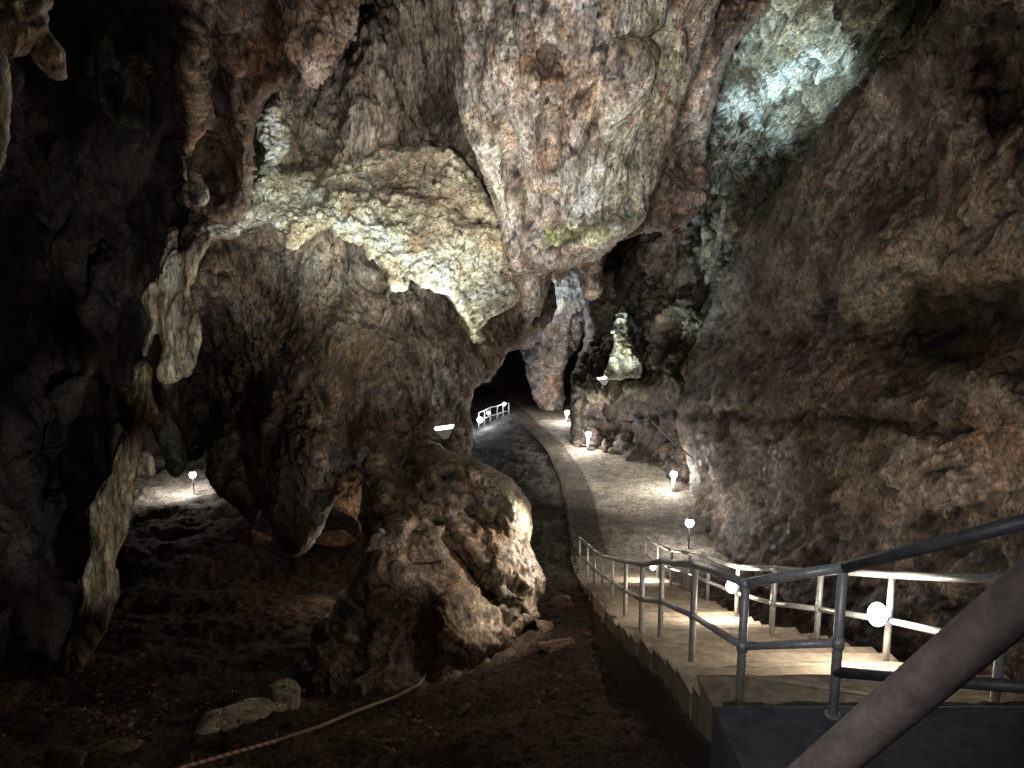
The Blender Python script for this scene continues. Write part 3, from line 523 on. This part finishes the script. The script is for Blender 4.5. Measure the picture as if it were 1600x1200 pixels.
# hummocky mud further left
GZ = GZ + .22 * sm((-1 - GX) / 2) * fbm(GX, GY, GX * 0, 2.4, 3, 'f', 64)
base = np.array([.066, .043, .032]); c2 = np.array([.125, .085, .062])
m = sm(.5 + fbm(GX, GY, GX * 0, 1.4, 4, 'f', 66))[..., None]
gc = base * (1 - m) + c2 * m
wk = ((1 - near) * sm((GX - k1(GY)) / .12) * sm((k2(GY) - GX) / .06))[..., None]
gv = ((1 - near) * sm((GX - k2(GY)) / .1))[..., None]
bk = ((1 - near) * sm((k1(GY) - GX) / .1) * sm((GX + 5) / 2))[..., None]
g1 = fbm(GX, GY, GX * 0, .5, 4, 'f', 67, .7)[..., None]
gc = gc * (1 - wk) + np.array([.185, .155, .125]) * (1 + .25 * g1) * wk  # dark walkway against pale gravel: the shadow edge is put in by colour
gc = gc * (1 - gv) + np.array([.46, .40, .33]) * (1 + .28 * g1) * gv
gc = gc * (1 - bk) + np.array([.175, .16, .14]) * (1 + .6 * g1) * bk
st_ = sm((fbm(GX, GY, GX * 0, 2.2, 4, 'f', 73, .6) + .05) * 2)[..., None]; gc = gc * (1 - .38 * st_ * (wk + gv))
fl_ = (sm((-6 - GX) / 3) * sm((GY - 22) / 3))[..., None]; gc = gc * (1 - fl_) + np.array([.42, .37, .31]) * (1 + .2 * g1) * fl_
speck = sm((fbm(GX, GY, GX * 0, .09, 2, 'f', 69) - .35) * 3)[..., None] * near[..., None]
gc = gc * (1 + .35 * speck); gc = np.clip(gc, .004, .8)
H, W = U.shape; idx = np.arange(H * W).reshape(H, W)
f = np.stack([idx[:-1, :-1].ravel(), idx[:-1, 1:].ravel(), idx[1:, 1:].ravel(), idx[1:, :-1].ravel()], 1)
# move near ground down a little under the staircase footprint
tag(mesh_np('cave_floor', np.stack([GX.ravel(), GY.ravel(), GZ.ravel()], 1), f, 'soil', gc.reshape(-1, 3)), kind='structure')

def gz(x, y): return float(ground_z(np.array([float(x)]), np.array([float(y)]))[0])

# kerb on the path's left side, a long low concrete strip
mb = MB(); ys = np.arange(18.6, 41, .35)
kp = [Vector((float(k1(y)) , float(y), gz(float(k1(y)) + .05, y) + .0)) for y in ys]
ra = []
for i, p in enumerate(kp):
    t = (kp[min(i + 1, len(kp) - 1)] - kp[max(i - 1, 0)]); t.z = 0; t.normalize(); n = Vector((t.y, -t.x, 0))
    j = .012 * math.sin(i * 2.3)
    ra.append([mb.bm.verts.new(p + n * a + Vector((0, 0, b + j))) for a, b in ((-.04, -.25), (-.04, .015), (-.03, .03), (.03, .03), (.04, .015), (.04, -.25))])
for i in range(len(ra) - 1):
    for k in range(5): mb.bm.faces.new((ra[i][k], ra[i][k + 1], ra[i + 1][k + 1], ra[i + 1][k]))
tag(mb.build('path_kerb', 'kerbstone'), kind='structure')

# ------------------------------------------------------------------ staircase
Rp = [(1008, 893, 838, 18.5), (1027, 905, 848, 17.3), (1048, 917, 857, 15.8), (1076, 928, 861, 14.3), (1105, 946, 868, 12.1), (1150, 968, 881, 10.2), (1205, 996, 882, 8.5), (1275, 1010, 886, 7.9), (1383, 1040, 889, 6.75), (1553, 1108, 892, 5.1)]
def XL(Y): return np.interp(Y, [4.4, 5.17, 5.9, 6.75, 8.5, 10.2, 12.1, 14.3, 18.6], [1.60, 1.55, 1.60, 1.66, 1.58, 1.60, 1.70, 1.80, 1.78])
def XR(Y): return np.interp(Y, [4, 6.75, 7.9, 8.5, 10.2, 12.1, 14.5, 18.6], [4.1, 3.95, 3.8, 3.55, 3.55, 3.65, 3.95, 3.85])
stair = empty('staircase', (2.7, 18.6, -7.75), label='long concrete staircase with sawtooth side descending to the gravel path', cat='staircase')
edges = [4.47]
while edges[-1] < 18.4:
    y = edges[-1]; edges.append(y + random.uniform(.32, .44) * (1.75 if y < 5 else 1))
for i in range(len(edges) - 1):
    y0, y1 = edges[i] , edges[i + 1]
    zt = float(zs_(y0 + .18)); zn = float(zs_(y1 + .18)); zb0 = float(zs_(y0)) - .62; zb1 = float(zs_(y1)) - .62
    jl = random.uniform(-.05, .04); jr = random.uniform(-.06, .05)
    xl = float(XL((y0 + y1) / 2)) + jl; xr = float(XR((y0 + y1) / 2)) + jr
    mb = MB()
    # tread slab with a sharp nose
    bm = mb.bm
    q = [(xl, y0 - .0, zt), (xr, y0, zt), (xr + .02, y1 + .035, zt - .006), (xl - .03, y1 + .035, zt - .006)]
    nose = [bm.verts.new((xr + .02 + (xl - .05 - xr) * k / 18 + random.uniform(-.01, .01), y1 + .035 + random.uniform(-.014, .012), zt - .006 + random.uniform(-.006, .002))) for k in range(1, 18)]
    top = [bm.verts.new(p) for p in q]
    bot = [bm.verts.new(p) for p in ((xl, y0, zb0), (xr, y0, zb0), (xr, y1, zb1), (xl, y1, zb1))]
    mid = [bm.verts.new(p) for p in ((xl, y1 , zt - .05), (xr, y1, zt - .05))]
    bm.faces.new(top[:3] + nose + [top[3]]); bm.faces.new([top[2], mid[1], mid[0], top[3]] + nose[::-1]); bm.faces.new((mid[0], mid[1], bot[2], bot[3]))
    bm.faces.new((top[0], top[3], mid[0], bot[3], bot[0])); bm.faces.new((top[1], bot[1], bot[2], mid[1], top[2])); bm.faces.new((top[1], top[0], bot[0], bot[1])); bm.faces.new(bot[::-1])
    mb.build('step', 'concrete', stair)
# upper landing
mb = MB(); mb.box((3.2, 2.5, -3.23), (3.5, 3.92, .5)); mb.build('landing', 'concrete_shaded', stair, bevel=.015)
mb = MB()
for i in range(1): mb.box((2.76, 4.54, -3.11), (2.34, .17, .09))
bmesh.ops.subdivide_edges(mb.bm, edges=[e for e in mb.bm.edges if abs((e.verts[0].co - e.verts[1].co).x) > 1], cuts=24)
for vv in mb.bm.verts: vv.co += Vector((0, random.uniform(-.012, .015), random.uniform(-.01, .008)))
mb.build('stone_threshold', 'kerbstone', stair)
# dark formwork boards along the left side, their tops left ragged
mb = MB(); rows = []
for k in range(96):
    y = 4.5 + k * .147; x = float(XL(y)) - .075; z = float(zs_(y)); j_ = random.uniform(-.05, .03)
    rows.append([mb.bm.verts.new(p) for p in ((x, y, z - .26 + j_), (x + .05, y, z - .26 + j_), (x + .05, y, z - 1.5), (x - .02, y, z - 1.5))])
for a, b in zip(rows, rows[1:]):
    for k in range(4): mb.bm.faces.new((a[k], a[(k + 1) % 4], b[(k + 1) % 4], b[k]))
mb.bm.faces.new(rows[0]); mb.bm.faces.new(rows[-1][::-1])
mb.build('side_board', 'dark_board', stair)

def railing(name, label, posts, rp, xs, ends=(), rad=.033, group='handrails of the staircase'):
    pts = []
    for (u, vb, vt, d) in posts:
        b = V(u, vb, d); b.z = float(zs_(b.y)) if b.y > 4.44 else -2.98
        t = Vector((b.x, b.y, V(u, vt, d).z)); pts.append((b, t))
    root = empty(name, pts[0][0], label=label, cat='railing', group=group)
    for b, t in pts:
        mb = MB(); mb.tube([b - Vector((0, 0, .04)), t], rad * rp); mb.build('post', 'galv', root, smooth=True)
        mb = MB(); mb.tube([b + Vector((0, 0, -.004)), b + Vector((0, 0, .012))], .055, 12); mb.build('base_plate', 'galv', root)
    for i in range(len(pts) - 1):
        a, b = pts[i], pts[i + 1]
        mb = MB(); mb.tube([a[1], a[1].lerp(b[1], .5) + Vector((0, 0, random.uniform(-.01, .012))), b[1]], rad * 1.12); mb.build('top_rail', 'galv', root, smooth=True)
        ma = a[0].lerp(a[1], .5); mc = b[0].lerp(b[1], .5)
        mb = MB(); mb.tube([ma, mc], rad * .95); mb.build('middle_rail', 'galv', root, smooth=True)
        mb = MB(); mb.ball(b[1], rad * 1.3); mb.build('joint', 'galv', root, smooth=True)
        mb = MB(); mb.tube([mc + Vector((0, 0, -.035)), mc + Vector((0, 0, .035))], rad * 1.28); mb.build('clamp', 'galv', root, smooth=True)
    return root, pts
rl, lpts = railing('handrail', 'left galvanised pipe railing of the staircase, nearest post darkest', Lp, 1.0, 0)
rr, rpts = railing('handrail', 'right galvanised pipe railing of the staircase carrying three round lamps', Rp, 1.0, 0)
# landing railing coming toward the camera
A = lpts[-1]; 
root = empty('handrail', A[0] + Vector((.2, -.2, .0)), label='dark pipe railing at the landing rising from the near post to the right edge', cat='railing')
B1 = V(1660, 800, 3.5); B2 = V(1660, 1078, 3.5)
mb = MB(); mb.tube([A[1], A[1].lerp(B1, .5), B1], .042); mb.build('top_rail', 'galv_dark', root, smooth=True)
mb = MB(); mb.tube([A[0].lerp(A[1], .3), B2], .036); mb.build('middle_rail', 'galv_dark', root, smooth=True)
mb = MB(); mb.tube([Vector((B1.x, B1.y, -3.0)), B1], .028); mb.build('post', 'galv_dark', root, smooth=True)
root = empty('handrail', V(1260, 1320, 1.5), label='very close dark brown handrail crossing the bottom right corner diagonally', cat='railing')
a = V(1250, 1230, 1.28); b = V(1695, 850, .92)
mb = MB(); mb.tube([a + (a - b) * .4, a, a.lerp(b, .5), b, b + (b - a) * .3], .037, 24); mb.build('top_rail', 'rusty', root, smooth=True)
e = a + (a - b) * .4
mb = MB(); mb.tube([Vector((e.x, e.y, -3.0)), e], .028); mb.build('post', 'galv_dark', root, smooth=True)

# round lamps on the right railing
LIGHTS = []
def light(kind, name, loc, energy, col, radius=.1, target=None, angle=None, blend=.6, parent=None):
    l = bpy.data.lights.new(name, kind); l.energy = energy; l.color = col
    if kind in ('POINT', 'SPOT'): l.shadow_soft_size = radius
    if angle: l.spot_size = R(angle); l.spot_blend = blend
    o = bpy.data.objects.new(name, l); C.objects.link(o); o.location = loc
    if target is not None: o.rotation_euler = (Vector(target) - Vector(loc)).to_track_quat('-Z', 'Y').to_euler()
    return o
COOL = (.82, .90, 1.0); WARM = (1.0, .87, .72); NEU = (1, .95, .88)
lampdefs = [(1371, 960, 6.62, 70, .108, 'bright round lamp on the right railing nearest the camera'), (1143, 916, 10.0, 75, .095, 'middle round lamp on the right railing, halfway down the stairs'), (1020, 885, 16.8, 60, .09, 'small farthest round lamp on the railing near the foot of the stairs')]
for (u, v, d, e, r, lab) in lampdefs:
    p = V(u, v, d)
    root = empty('rail_lamp', p, label=lab, cat='lamp', group='round lamps on the stair railing')
    toC = (-p).normalized(); q = toC.to_track_quat('Z', 'Y').to_matrix()
    mb = MB(); mb.ball(p, r, (.82, 1.08, .45), q); mb.build('bulb_cover', 'lamp_glow', root, smooth=True)
    mb = MB(); mb.tube([p - toC * .12, p - toC * .05], [r * .5, r * .8], 18); mb.build('housing', 'galv_dark', root, smooth=True)
    mb = MB(); mb.tube([p - toC * .10, p - toC * .1 + Vector((.11, .05, -.02))], .015); mb.build('bracket', 'galv_dark', root, smooth=True)
    light('POINT', 'rail_lamp_light', p + toC * .16 + Vector((-.15, 0, .02)), e, (1, .9, .74), .1)

# bollard lamps on the gravel
def bollard(u, vb, vt, lab, e, black=False, hook=False, z=None):
    d = 7.35 / kk(vb)
    for _ in range(6):
        p = V(u, vb, d); z0 = gz(p.x, p.y) if z is None else z; d = -z0 / kk(vb)
    p = V(u, vb, d); h = (vb - vt) * d / F
    root = empty('bollard_lamp', p, label=lab, cat='lamp', group='low lamps beside the path')
    mb = MB(); mb.tube([p - Vector((0, 0, .1)), p + Vector((0, 0, h * .8))], .022 if hook else .065, 12); mb.build('post', 'cable_black' if hook else 'white_paint', root, smooth=True)
    mb = MB(); mb.ball(p + Vector((0, 0, h * .93)), .125, (1, 1, 1.1)); mb.build('glass_head', 'lamp_glow', root, smooth=True)
    mb = MB(); mb.tube([p + Vector((0, 0, h * .93 + .125)), p + Vector((0, 0, h * .93 + .15))], [.1, .04], 14); mb.build('cap', 'galv_dark', root)
    mb = MB(); mb.tube([p + Vector((.03, 0, .05)), p + Vector((.12, -.05, .01)), p + Vector((.5, .1, .015))], .014, 8); mb.build('cable', 'cable_black', root, smooth=True)
    light('POINT', 'bollard_light', p + Vector((-.26, -.16, h * .95 + .05)), e, NEU if e > 0 else COOL, .12)
    return p
bollard(1052, 768, 738, 'white bollard lamp at the foot of the right wall edge, lighting the pale gravel', 130)
bollard(919, 704, 676, 'white bollard lamp under the rock ledge, second nearest along the path', 230)
bollard(886, 660, 643, 'farthest small path lamp beside the dark slit in the rock', 150)
bollard(1076, 858, 812, 'path lamp half hidden behind the right wall edge just above the stair foot', 45, hook=True)
bollard(303, 768, 739, 'lone lamp on a bent black stem lighting the floor in the far left', 120, hook=True)

# floodlight fixtures
def flood(u, v, d, w, lab, target, e, col, ang, aim_off):
    p = V(u, v, d)
    root = empty('floodlight', p, label=lab, cat='floodlight')
    s = w * d / F
    M = Matrix.Rotation(R(-8), 3, 'Y')
    mb = MB(); mb.box(p, (s, s * .4, s * .05), M); mb.build('glass_panel', 'tube_glow', root, bevel=.01)
    mb = MB(); mb.bm.free(); mb.bm = bmesh.new()
    a = [p + M @ Vector((x * s, y * s, -.09 * s)) for x, y in ((-.46, -.3), (.46, -.3), (.46, .3), (-.46, .3))]
    b = [p + M @ Vector((x * s, y * s, -.62 * s)) for x, y in ((-.14, -.12), (.14, -.12), (.14, .12), (-.14, .12))]
    A_ = [mb.bm.verts.new(q) for q in a]; B_ = [mb.bm.verts.new(q) for q in b]
    mb.bm.faces.new(A_); mb.bm.faces.new(B_[::-1])
    for i in range(4): mb.bm.faces.new((A_[i], A_[(i + 1) % 4], B_[(i + 1) % 4], B_[i]))
    mb.build('housing', 'housing_glow', root)
    mb = MB(); mb.tube([p + Vector((0, 0, -.44 * s)), p + Vector((0, .35, -.9 * s))], .02); mb.build('bracket', 'galv_dark', root)
    light('SPOT', 'flood_light', p + Vector(aim_off), e, col, .12, target, ang, .8)
flood(694, 667, 16.2, 30, 'white wall floodlight shining upward, mounted on the grey pillar left of the tunnel', V(600, 330, 13.0), 700, (1, .97, .86), 100, (0, -.5, .2))
flood(943, 590, 27.3, 19, 'small floodlight lying on the rock ledge beside the bright stalagmite', V(1000, 350, 24), 900, (.88, 1, .97), 110, (0, -.5, .2))

# bright stalagmite
PC = (.66, .68, .50)
rock('stalagmite', [(974, 474), (980, 486), (979, 502), (986, 518), (985, 532), (992, 545), (1000, 556), (1003, 574), (1002, 592), (944, 592), (946, 578), (953, 566), (957, 550), (962, 540), (960, 524), (954, 512), (960, 500), (966, 486)],
     [(972, 480, 27.6), (972, 540, 27.2), (950, 590, 27), (1000, 590, 27)], step=1.8, seed=50, rnd=.5, rpx=12, jag=3, thick=.7, mat='popcorn', zs=.8, amps=((.7, .12, 'b'), (.25, .09, 'b'), (.12, .04, 'b')), cav=1.0, pits=.4, col=PC, col2=(.72, .78, .64),
     label='bright yellowish white knobbly stalagmite on the ledge next to the small floodlight', cat='stalagmite')
for i, (u, v0, v1, w, lab) in enumerate([(1022, 548, 580, 5, 'short thin pale stalagmite just right of the bright knobbly one'), (1046, 556, 572, 7, 'low pale stub at the right end of the ledge')]):
    rock('stalagmite', [(u - w * .5, v0), (u + w * .5, v0), (u + w, v1 - 6), (u + w, v1), (u - w, v1), (u - w, v1 - 8)], [(u, v0, 26.2), (u, v1, 26)], step=1.8, seed=52 + i, rnd=.2, rpx=6, jag=1.5, thick=.3, mat='popcorn', amps=((.4, .05, 'b'), (.15, .03, 'b')), col=(.55, .55, .42), label=lab, cat='stalagmite')
# thin dripping strand right of the ledge
rock('stalactite', [(1131, 305), (1135, 308), (1136, 340), (1132, 372), (1124, 400), (1112, 428), (1104, 450), (1098, 445), (1106, 415), (1116, 388), (1124, 362), (1128, 335)], [(1133, 310, 21), (1100, 450, 21.6)], step=1.8, seed=55, rnd=.15, rpx=5, jag=2.5, thick=.3, mat='popcorn', amps=((.4, .05, 'b'), (.15, .03, 'b')), col=(.5, .56, .42), col2=(.6, .68, .6),
     label='thin whitish green dripping strand below the blue-green curtain', cat='stalactite')

# far handrail with lights
def far_rail():
    base = [(748, 672, 36.5), (757, 668, 37), (766, 663, 37.6), (777, 661, 38), (786, 657, 38.5), (795, 655, 38.8)]
    pts = [V(*b) for b in base]
    root = empty('handrail', pts[0], label='tiny distant railing with glaring lamps at the black tunnel mouth', cat='railing')
    for p in pts:
        mb = MB(); mb.tube([p - Vector((0, 0, .2)), p + Vector((0, 0, .98))], .035, 8); mb.build('post', 'galv', root, smooth=True)
    for h, nm in ((.97, 'top_rail'), (.5, 'middle_rail')):
        mb = MB(); mb.tube([p + Vector((0, 0, h)) for p in pts], .035, 8); mb.build(nm, 'galv', root, smooth=True)
    for (u, v, d, r, e, lab) in ((750, 656, 36.4, .16, 60, 'glaring lamp at the lowest end of the distant railing'), (763, 645, 37, .09, 20, 'small middle lamp on the distant railing'), (788, 631, 38.3, .09, 16, 'small lamp on the end post of the distant railing')):
        p = V(u, v, d); q = empty('rail_lamp', p, label=lab, cat='lamp', group='lamps on the distant railing')
        mb = MB(); mb.ball(p, r); mb.build('bulb_cover', 'lamp_glow', q, smooth=True)
        mb = MB(); mb.tube([p + Vector((0, .0, -.14 - r * .5)), p + Vector((0, 0, -r * .8))], .04, 8); mb.build('holder', 'galv_dark', q)
        light('POINT', 'far_rail_light', p + Vector((.05, -.3, .1)), e, COOL, .1)
far_rail()

# rocks lying on the floor
def boulder(name, u, v, d, size, lab, col=(.3, .26, .2), seed=0, rot=0., on_ground=True, group=None, mat='rock', sub=5, fl=.35):
    p = V(u, v, d)
    if on_ground:
        for _ in range(8): p = V(u, v, d); d = -gz(p.x, p.y) / kk(v)
        p = V(u, v, d)
    bm = bmesh.new(); bmesh.ops.create_icosphere(bm, subdivisions=sub, radius=1)
    co = np.array([x.co[:] for x in bm.verts]); 
    rs = np.random.RandomState(seed + 5)
    for _ in range(9):      # planar cuts make it angular
        n = rs.normal(size=3); n /= np.linalg.norm(n); h = rs.uniform(.4, .8); dd = co @ n; co = co - np.outer(np.maximum(dd - h, 0), n)
    co = co * np.array(size)
    ca, sa = math.cos(rot), math.sin(rot); co[:, :2] = co[:, :2] @ np.array([[ca, sa], [-sa, ca]])
    co += np.array(p) + [0, 0, size[2] * fl]
    s = max(size)
    n1 = fbm(co[:, 0], co[:, 1], co[:, 2], s * .7, 4, 'r', seed); dirs = co - co.mean(0); dirs /= np.linalg.norm(dirs, axis=1)[:, None]
    co = co + dirs * (n1 * s * .05)[:, None]
    cl = np.array(col) * np.clip(1 + .5 * fbm(co[:, 0], co[:, 1], co[:, 2], s * .5, 4, 'f', seed + 3), .4, 1.6)[:, None]
    fc = np.array([[x.index for x in q.verts] for q in bm.faces]); bm.free()
    o = mesh_np(name, co, fc, mat, cl, origin=tuple(p)); tag(o, label=lab, cat='rock', group=group); return o
boulder('boulder', 358, 1140, 8, (.72, .34, .2), 'flat pale slab rock leaning over a dark hollow, lower left behind the rope', (.55, .50, .38), 1, .5)
boulder('boulder', 445, 1115, 8, (.36, .3, .36), 'blocky grey-brown rock right of the flat pale slab', (.34, .30, .2), 2, .5)
boulder('boulder', 190, 1180, 7.5, (.34, .2, .1), 'flat brown stone at the lower left, partly buried in soil', (.24, .18, .12), 3, .2)
boulder('boulder', 235, 1160, 7.5, (.2, .1, .07), 'small pale stone behind the buried flat stones, lower left', (.36, .32, .24), 4, .3)
boulder('boulder', 110, 1190, 7.5, (.3, .2, .12), 'brown stone nearest the bottom left corner', (.18, .14, .09), 5, -.3)
boulder('boulder', 725, 1112, 9, (.15, .12, .08), 'small grey stone alone on the mud below the outcrop', (.14, .11, .1), 6, .1)
boulder('boulder', 880, 1015, 11, (.50, .3, .16), 'low reddish rubble slab with light streaks at the right foot of the outcrop', (.34, .22, .17), 7, .2)
boulder('boulder', 850, 985, 12, (.34, .3, .22), 'rubble stone wedged against the right foot of the outcrop', (.28, .19, .14), 8, .6)
boulder('boulder', 880, 945, 14, (.34, .26, .12), 'flat rubble stone farther back beside the outcrop', (.28, .17, .11), 9, .3)
boulder('boulder', 400, 845, 19, (.5, .4, .3), 'orange-lit small boulder under the hanging wall tongue', (.35, .2, .12), 10, .2)
boulder('boulder', 525, 850, 19, (.9, .6, .3), 'warm-lit rock mound on the floor inside the gap', (.42, .25, .15), 11, .0)
boulder('boulder', 470, 1040, 10.5, (.14, .14, .16), 'small knobbly stone at the left foot of the outcrop', (.24, .17, .11), 12, .3)

# loose pebbles in front
def pebbles():
    vs = []; fs = []; cs = []; n0 = 0; rs = np.random.RandomState(4)
    bm = bmesh.new(); bmesh.ops.create_icosphere(bm, subdivisions=1, radius=1); co0 = np.array([x.co[:] for x in bm.verts]); f0 = np.array([[x.index for x in q.verts] for q in bm.faces]); bm.free()
    for i in range(1700):
        if i < 1000: u = rs.normal(560, 70); v = rs.normal(1165, 22)
        elif i < 1150: u = rs.normal(180, 70); v = rs.normal(1110, 30)
        else: u = rs.uniform(0, 1080); v = 1200 - abs(rs.normal(0, 110))
        if v > 1215: continue
        d = 8.
        for _ in range(5): p = V(u, v, d); d = -gz(p.x, p.y) / kk(v)
        if not 4.5 < d < 13 or p.x > 1.35: continue
        s = abs(rs.normal(.015, .012)) + .008
        co = co0 * (1 + rs.uniform(-.3, .3, co0.shape)) * s * np.array([rs.uniform(.8, 1.5), rs.uniform(.8, 1.5), rs.uniform(.4, .8)]) + np.array(p) + [0, 0, .02]
        vs.append(co); fs.append(f0 + n0); n0 += len(co0); c = np.array([.26, .15, .11]) * rs.uniform(.4, 1.5) if rs.rand() > .15 else np.array([.4, .33, .27]); cs.append(np.tile(c, (len(co0), 1)))
    tag(mesh_np('pebbles', np.concatenate(vs), np.concatenate(fs), 'gravel', np.clip(np.concatenate(cs), 0, .8), smooth=False), label='loose reddish pebbles strewn over the mud in the foreground', cat='pebbles', kind='stuff')
pebbles()

# rope barrier
def onfloor(u, v, h=0):
    d = 8.
    for _ in range(8): p = V(u, v, d); d = -(gz(p.x, p.y) + h) / kk(v)
    return V(u, v, d)
rp = [(250, 1212), (290, 1198), (360, 1178), (430, 1158), (500, 1135), (560, 1110), (620, 1088), (655, 1070), (668, 1050), (678, 1030)]
pts = [onfloor(u, v, .16) for u, v in rp]
rope = empty('rope_barrier', onfloor(430, 1172), label='low striped rope and bamboo pole barrier crossing the muddy foreground', cat='barrier')
mb = MB(); mb.tube(pts[:4], .02, 10); mb.build('striped_rope', 'striped_rope', rope, smooth=True)
mb = MB(); mb.tube(pts[3:], [.021, .024, .024, .023, .021, .017, .013], 10); mb.build('pole', 'wood', rope, smooth=True)
for (u, v, h) in ((432, 1172, .24), (552, 1125, .27), (300, 1205, .2)):
    b = onfloor(u, v); mb = MB(); mb.tube([b - Vector((0, 0, .05)), b + Vector((.01, 0, h))], .007, 8); mb.build('stake', 'striped_rope', rope)

# cable across the right rock under the ledge
mb = MB(); a = V(1018, 658, 25.5); b = V(1082, 716, 22.2); mb.tube([a, a.lerp(b, .5) + Vector((0, 0, -.08)), b], .025, 8)
tag(mb.build('cable', 'galv_dark', origin=a), label='thin cable strung diagonally from the ledge to the right wall edge', cat='cable')

# ------------------------------------------------------------------ lights not on visible fixtures (unseen, added to brighten
light('SPOT', 'pendant_front_fill', (-1.2, -1, -.2), 3300, (1, .95, .90), .15, V(925, 170, 12), 44, .9)  # added unseen fill from behind the camera for the pendant
light('SPOT', 'shelf_wide_fill', (-1.6, -1, -.3), 2500, (.97, 1, .9), .15, V(590, 350, 14.6), 24, .9)  # spot added behind the camera to brighten the whole shelf
light('SPOT', 'pendant_flood', (.3, 8.2, -4.9), 1500, (1, .95, .90), .12, V(890, 110, 12), 76, .9)
light('SPOT', 'wall_fill', (-.6, 7.5, -4.6), 420, (1, .93, .85), .12, V(600, 480, 16), 76, .9)  # low spot added in open air, lifts the left-centre wall
light('SPOT', 'shelf_flood', V(640, 752, 14.6), 4200, (.96, 1, .88), 0, V(610, 370, 14.0), 92, .9)
light('SPOT', 'path_fill', (3.2, 22, -.8), 1150, (1, .95, .86), 0, (4.3, 25, -7.3), 62, .9)  # overhead spot added in mid-air to even out the gravel
light('SPOT', 'shelf_front_fill', (-1.2, 8.5, -2.2), 2300, (.97, 1, .9), 0, V(600, 340, 14.8), 48, .8)  # unseen spot added in the air to brighten the shelf front
light('SPOT', 'curtain_fill', V(1095, 400, 13.0), 3200, (.86, .98, 1), 0, V(1215, 95, 17.0), 40, .8)  # made-up spot hanging in the air for the blue-green curtain
light('SPOT', 'stair_fill', (3.0, 11.5, 1.6), 300, (1, .88, .74), 0, (2.7, 10.5, -5.2), 84, .9)  # spot added high above the stairs, no fixture there
light('SPOT', 'right_fill', (1.5, 4.2, -1.6), 115, (1, .89, .78), .1, V(1340, 470, 10), 80, 1)  # added spot without fixture, brings out the right wall's relief
light('SPOT', 'right_front_fill', (1.0, 1.0, .2), 60, (.95, .9, 1), .3, V(1350, 640, 9), 70, 1)  # weak spot added near the camera for the right wall
light('SPOT', 'high_fill', (-1.0, 2.0, .4), 620, (1, .94, .88), .15, V(570, 160, 15), 50, 1)  # added near the camera to lift the upper recess
light('SPOT', 'drapery_fill', (-3.0, 6.0, -3.4), 620, (1, .97, .88), .1, V(258, 510, 12), 25, .6)  # unseen narrow spot added for the drapery
light('SPOT', 'column_fill', (-2.6, 6.0, -4.6), 620, (1, .96, .84), .1, V(172, 820, 12), 27, .6)  # another unseen narrow spot, added for the column
light('SPOT', 'foreground_fill', (.2, 1.0, .2), 80, (1, .84, .70), .2, V(480, 1120, 8), 62, 1)  # dim fill added near the camera for the muddy foreground
light('SPOT', 'outcrop_fill', V(960, 770, 12.6), 480, (1, .9, .76), 0, V(790, 880, 12.8), 70, .8)  # spot added in the air to brighten the outcrop's right flank
light('POINT', 'gap_light', V(550, 868, 17.2) , 38, (1, .80, .60), .15)
light('SPOT', 'stalagmite_fill', V(950, 600, 25.0), 420, (1, 1, .9), 0, V(974, 530, 27), 60, .8)  # extra unseen spot added in front of the stalagmite
light('POINT', 'far_fill', V(868, 500, 32.6) , 130, (.9, .97, 1), 0)  # point added in the air to light the far white rock
light('SPOT', 'rail_fill', (-.6, -.3, .5), 190, (.92, .94, 1), .15, V(1180, 960, 6), 40, .9)
light('SPOT', 'near_rail_fill', (-.4, .2, .3), 14, (.95, .93, 1), .1, V(1430, 1060, 1.1), 74, 1)

# ------------------------------------------------------------------ world, camera
w = bpy.data.worlds.new('World'); bpy.context.scene.world = w; w.use_nodes = True
bg = w.node_tree.nodes['Background']; bg.inputs[0].default_value = (.62, .66, .8, 1); bg.inputs[1].default_value = .009
cam = bpy.data.cameras.new('Camera'); co = bpy.data.objects.new('Camera', cam); C.objects.link(co)
cam.sensor_width = 36; cam.lens = F / 1600 * 36; cam.clip_start = .05; cam.clip_end = 300
co.rotation_euler = (R(90) - TH, 0, 0); bpy.context.scene.camera = co
sc = bpy.context.scene
sc.view_settings.view_transform = 'Standard'; sc.view_settings.look = 'None'; sc.view_settings.exposure = 0
sc.render.engine = 'CYCLES'; sc.cycles.use_denoising = True; sc.cycles.max_bounces = 5; sc.cycles.diffuse_bounces = 3; sc.cycles.glossy_bounces = 2
sc.cycles.use_light_tree = True; sc.cycles.sample_clamp_indirect = 4
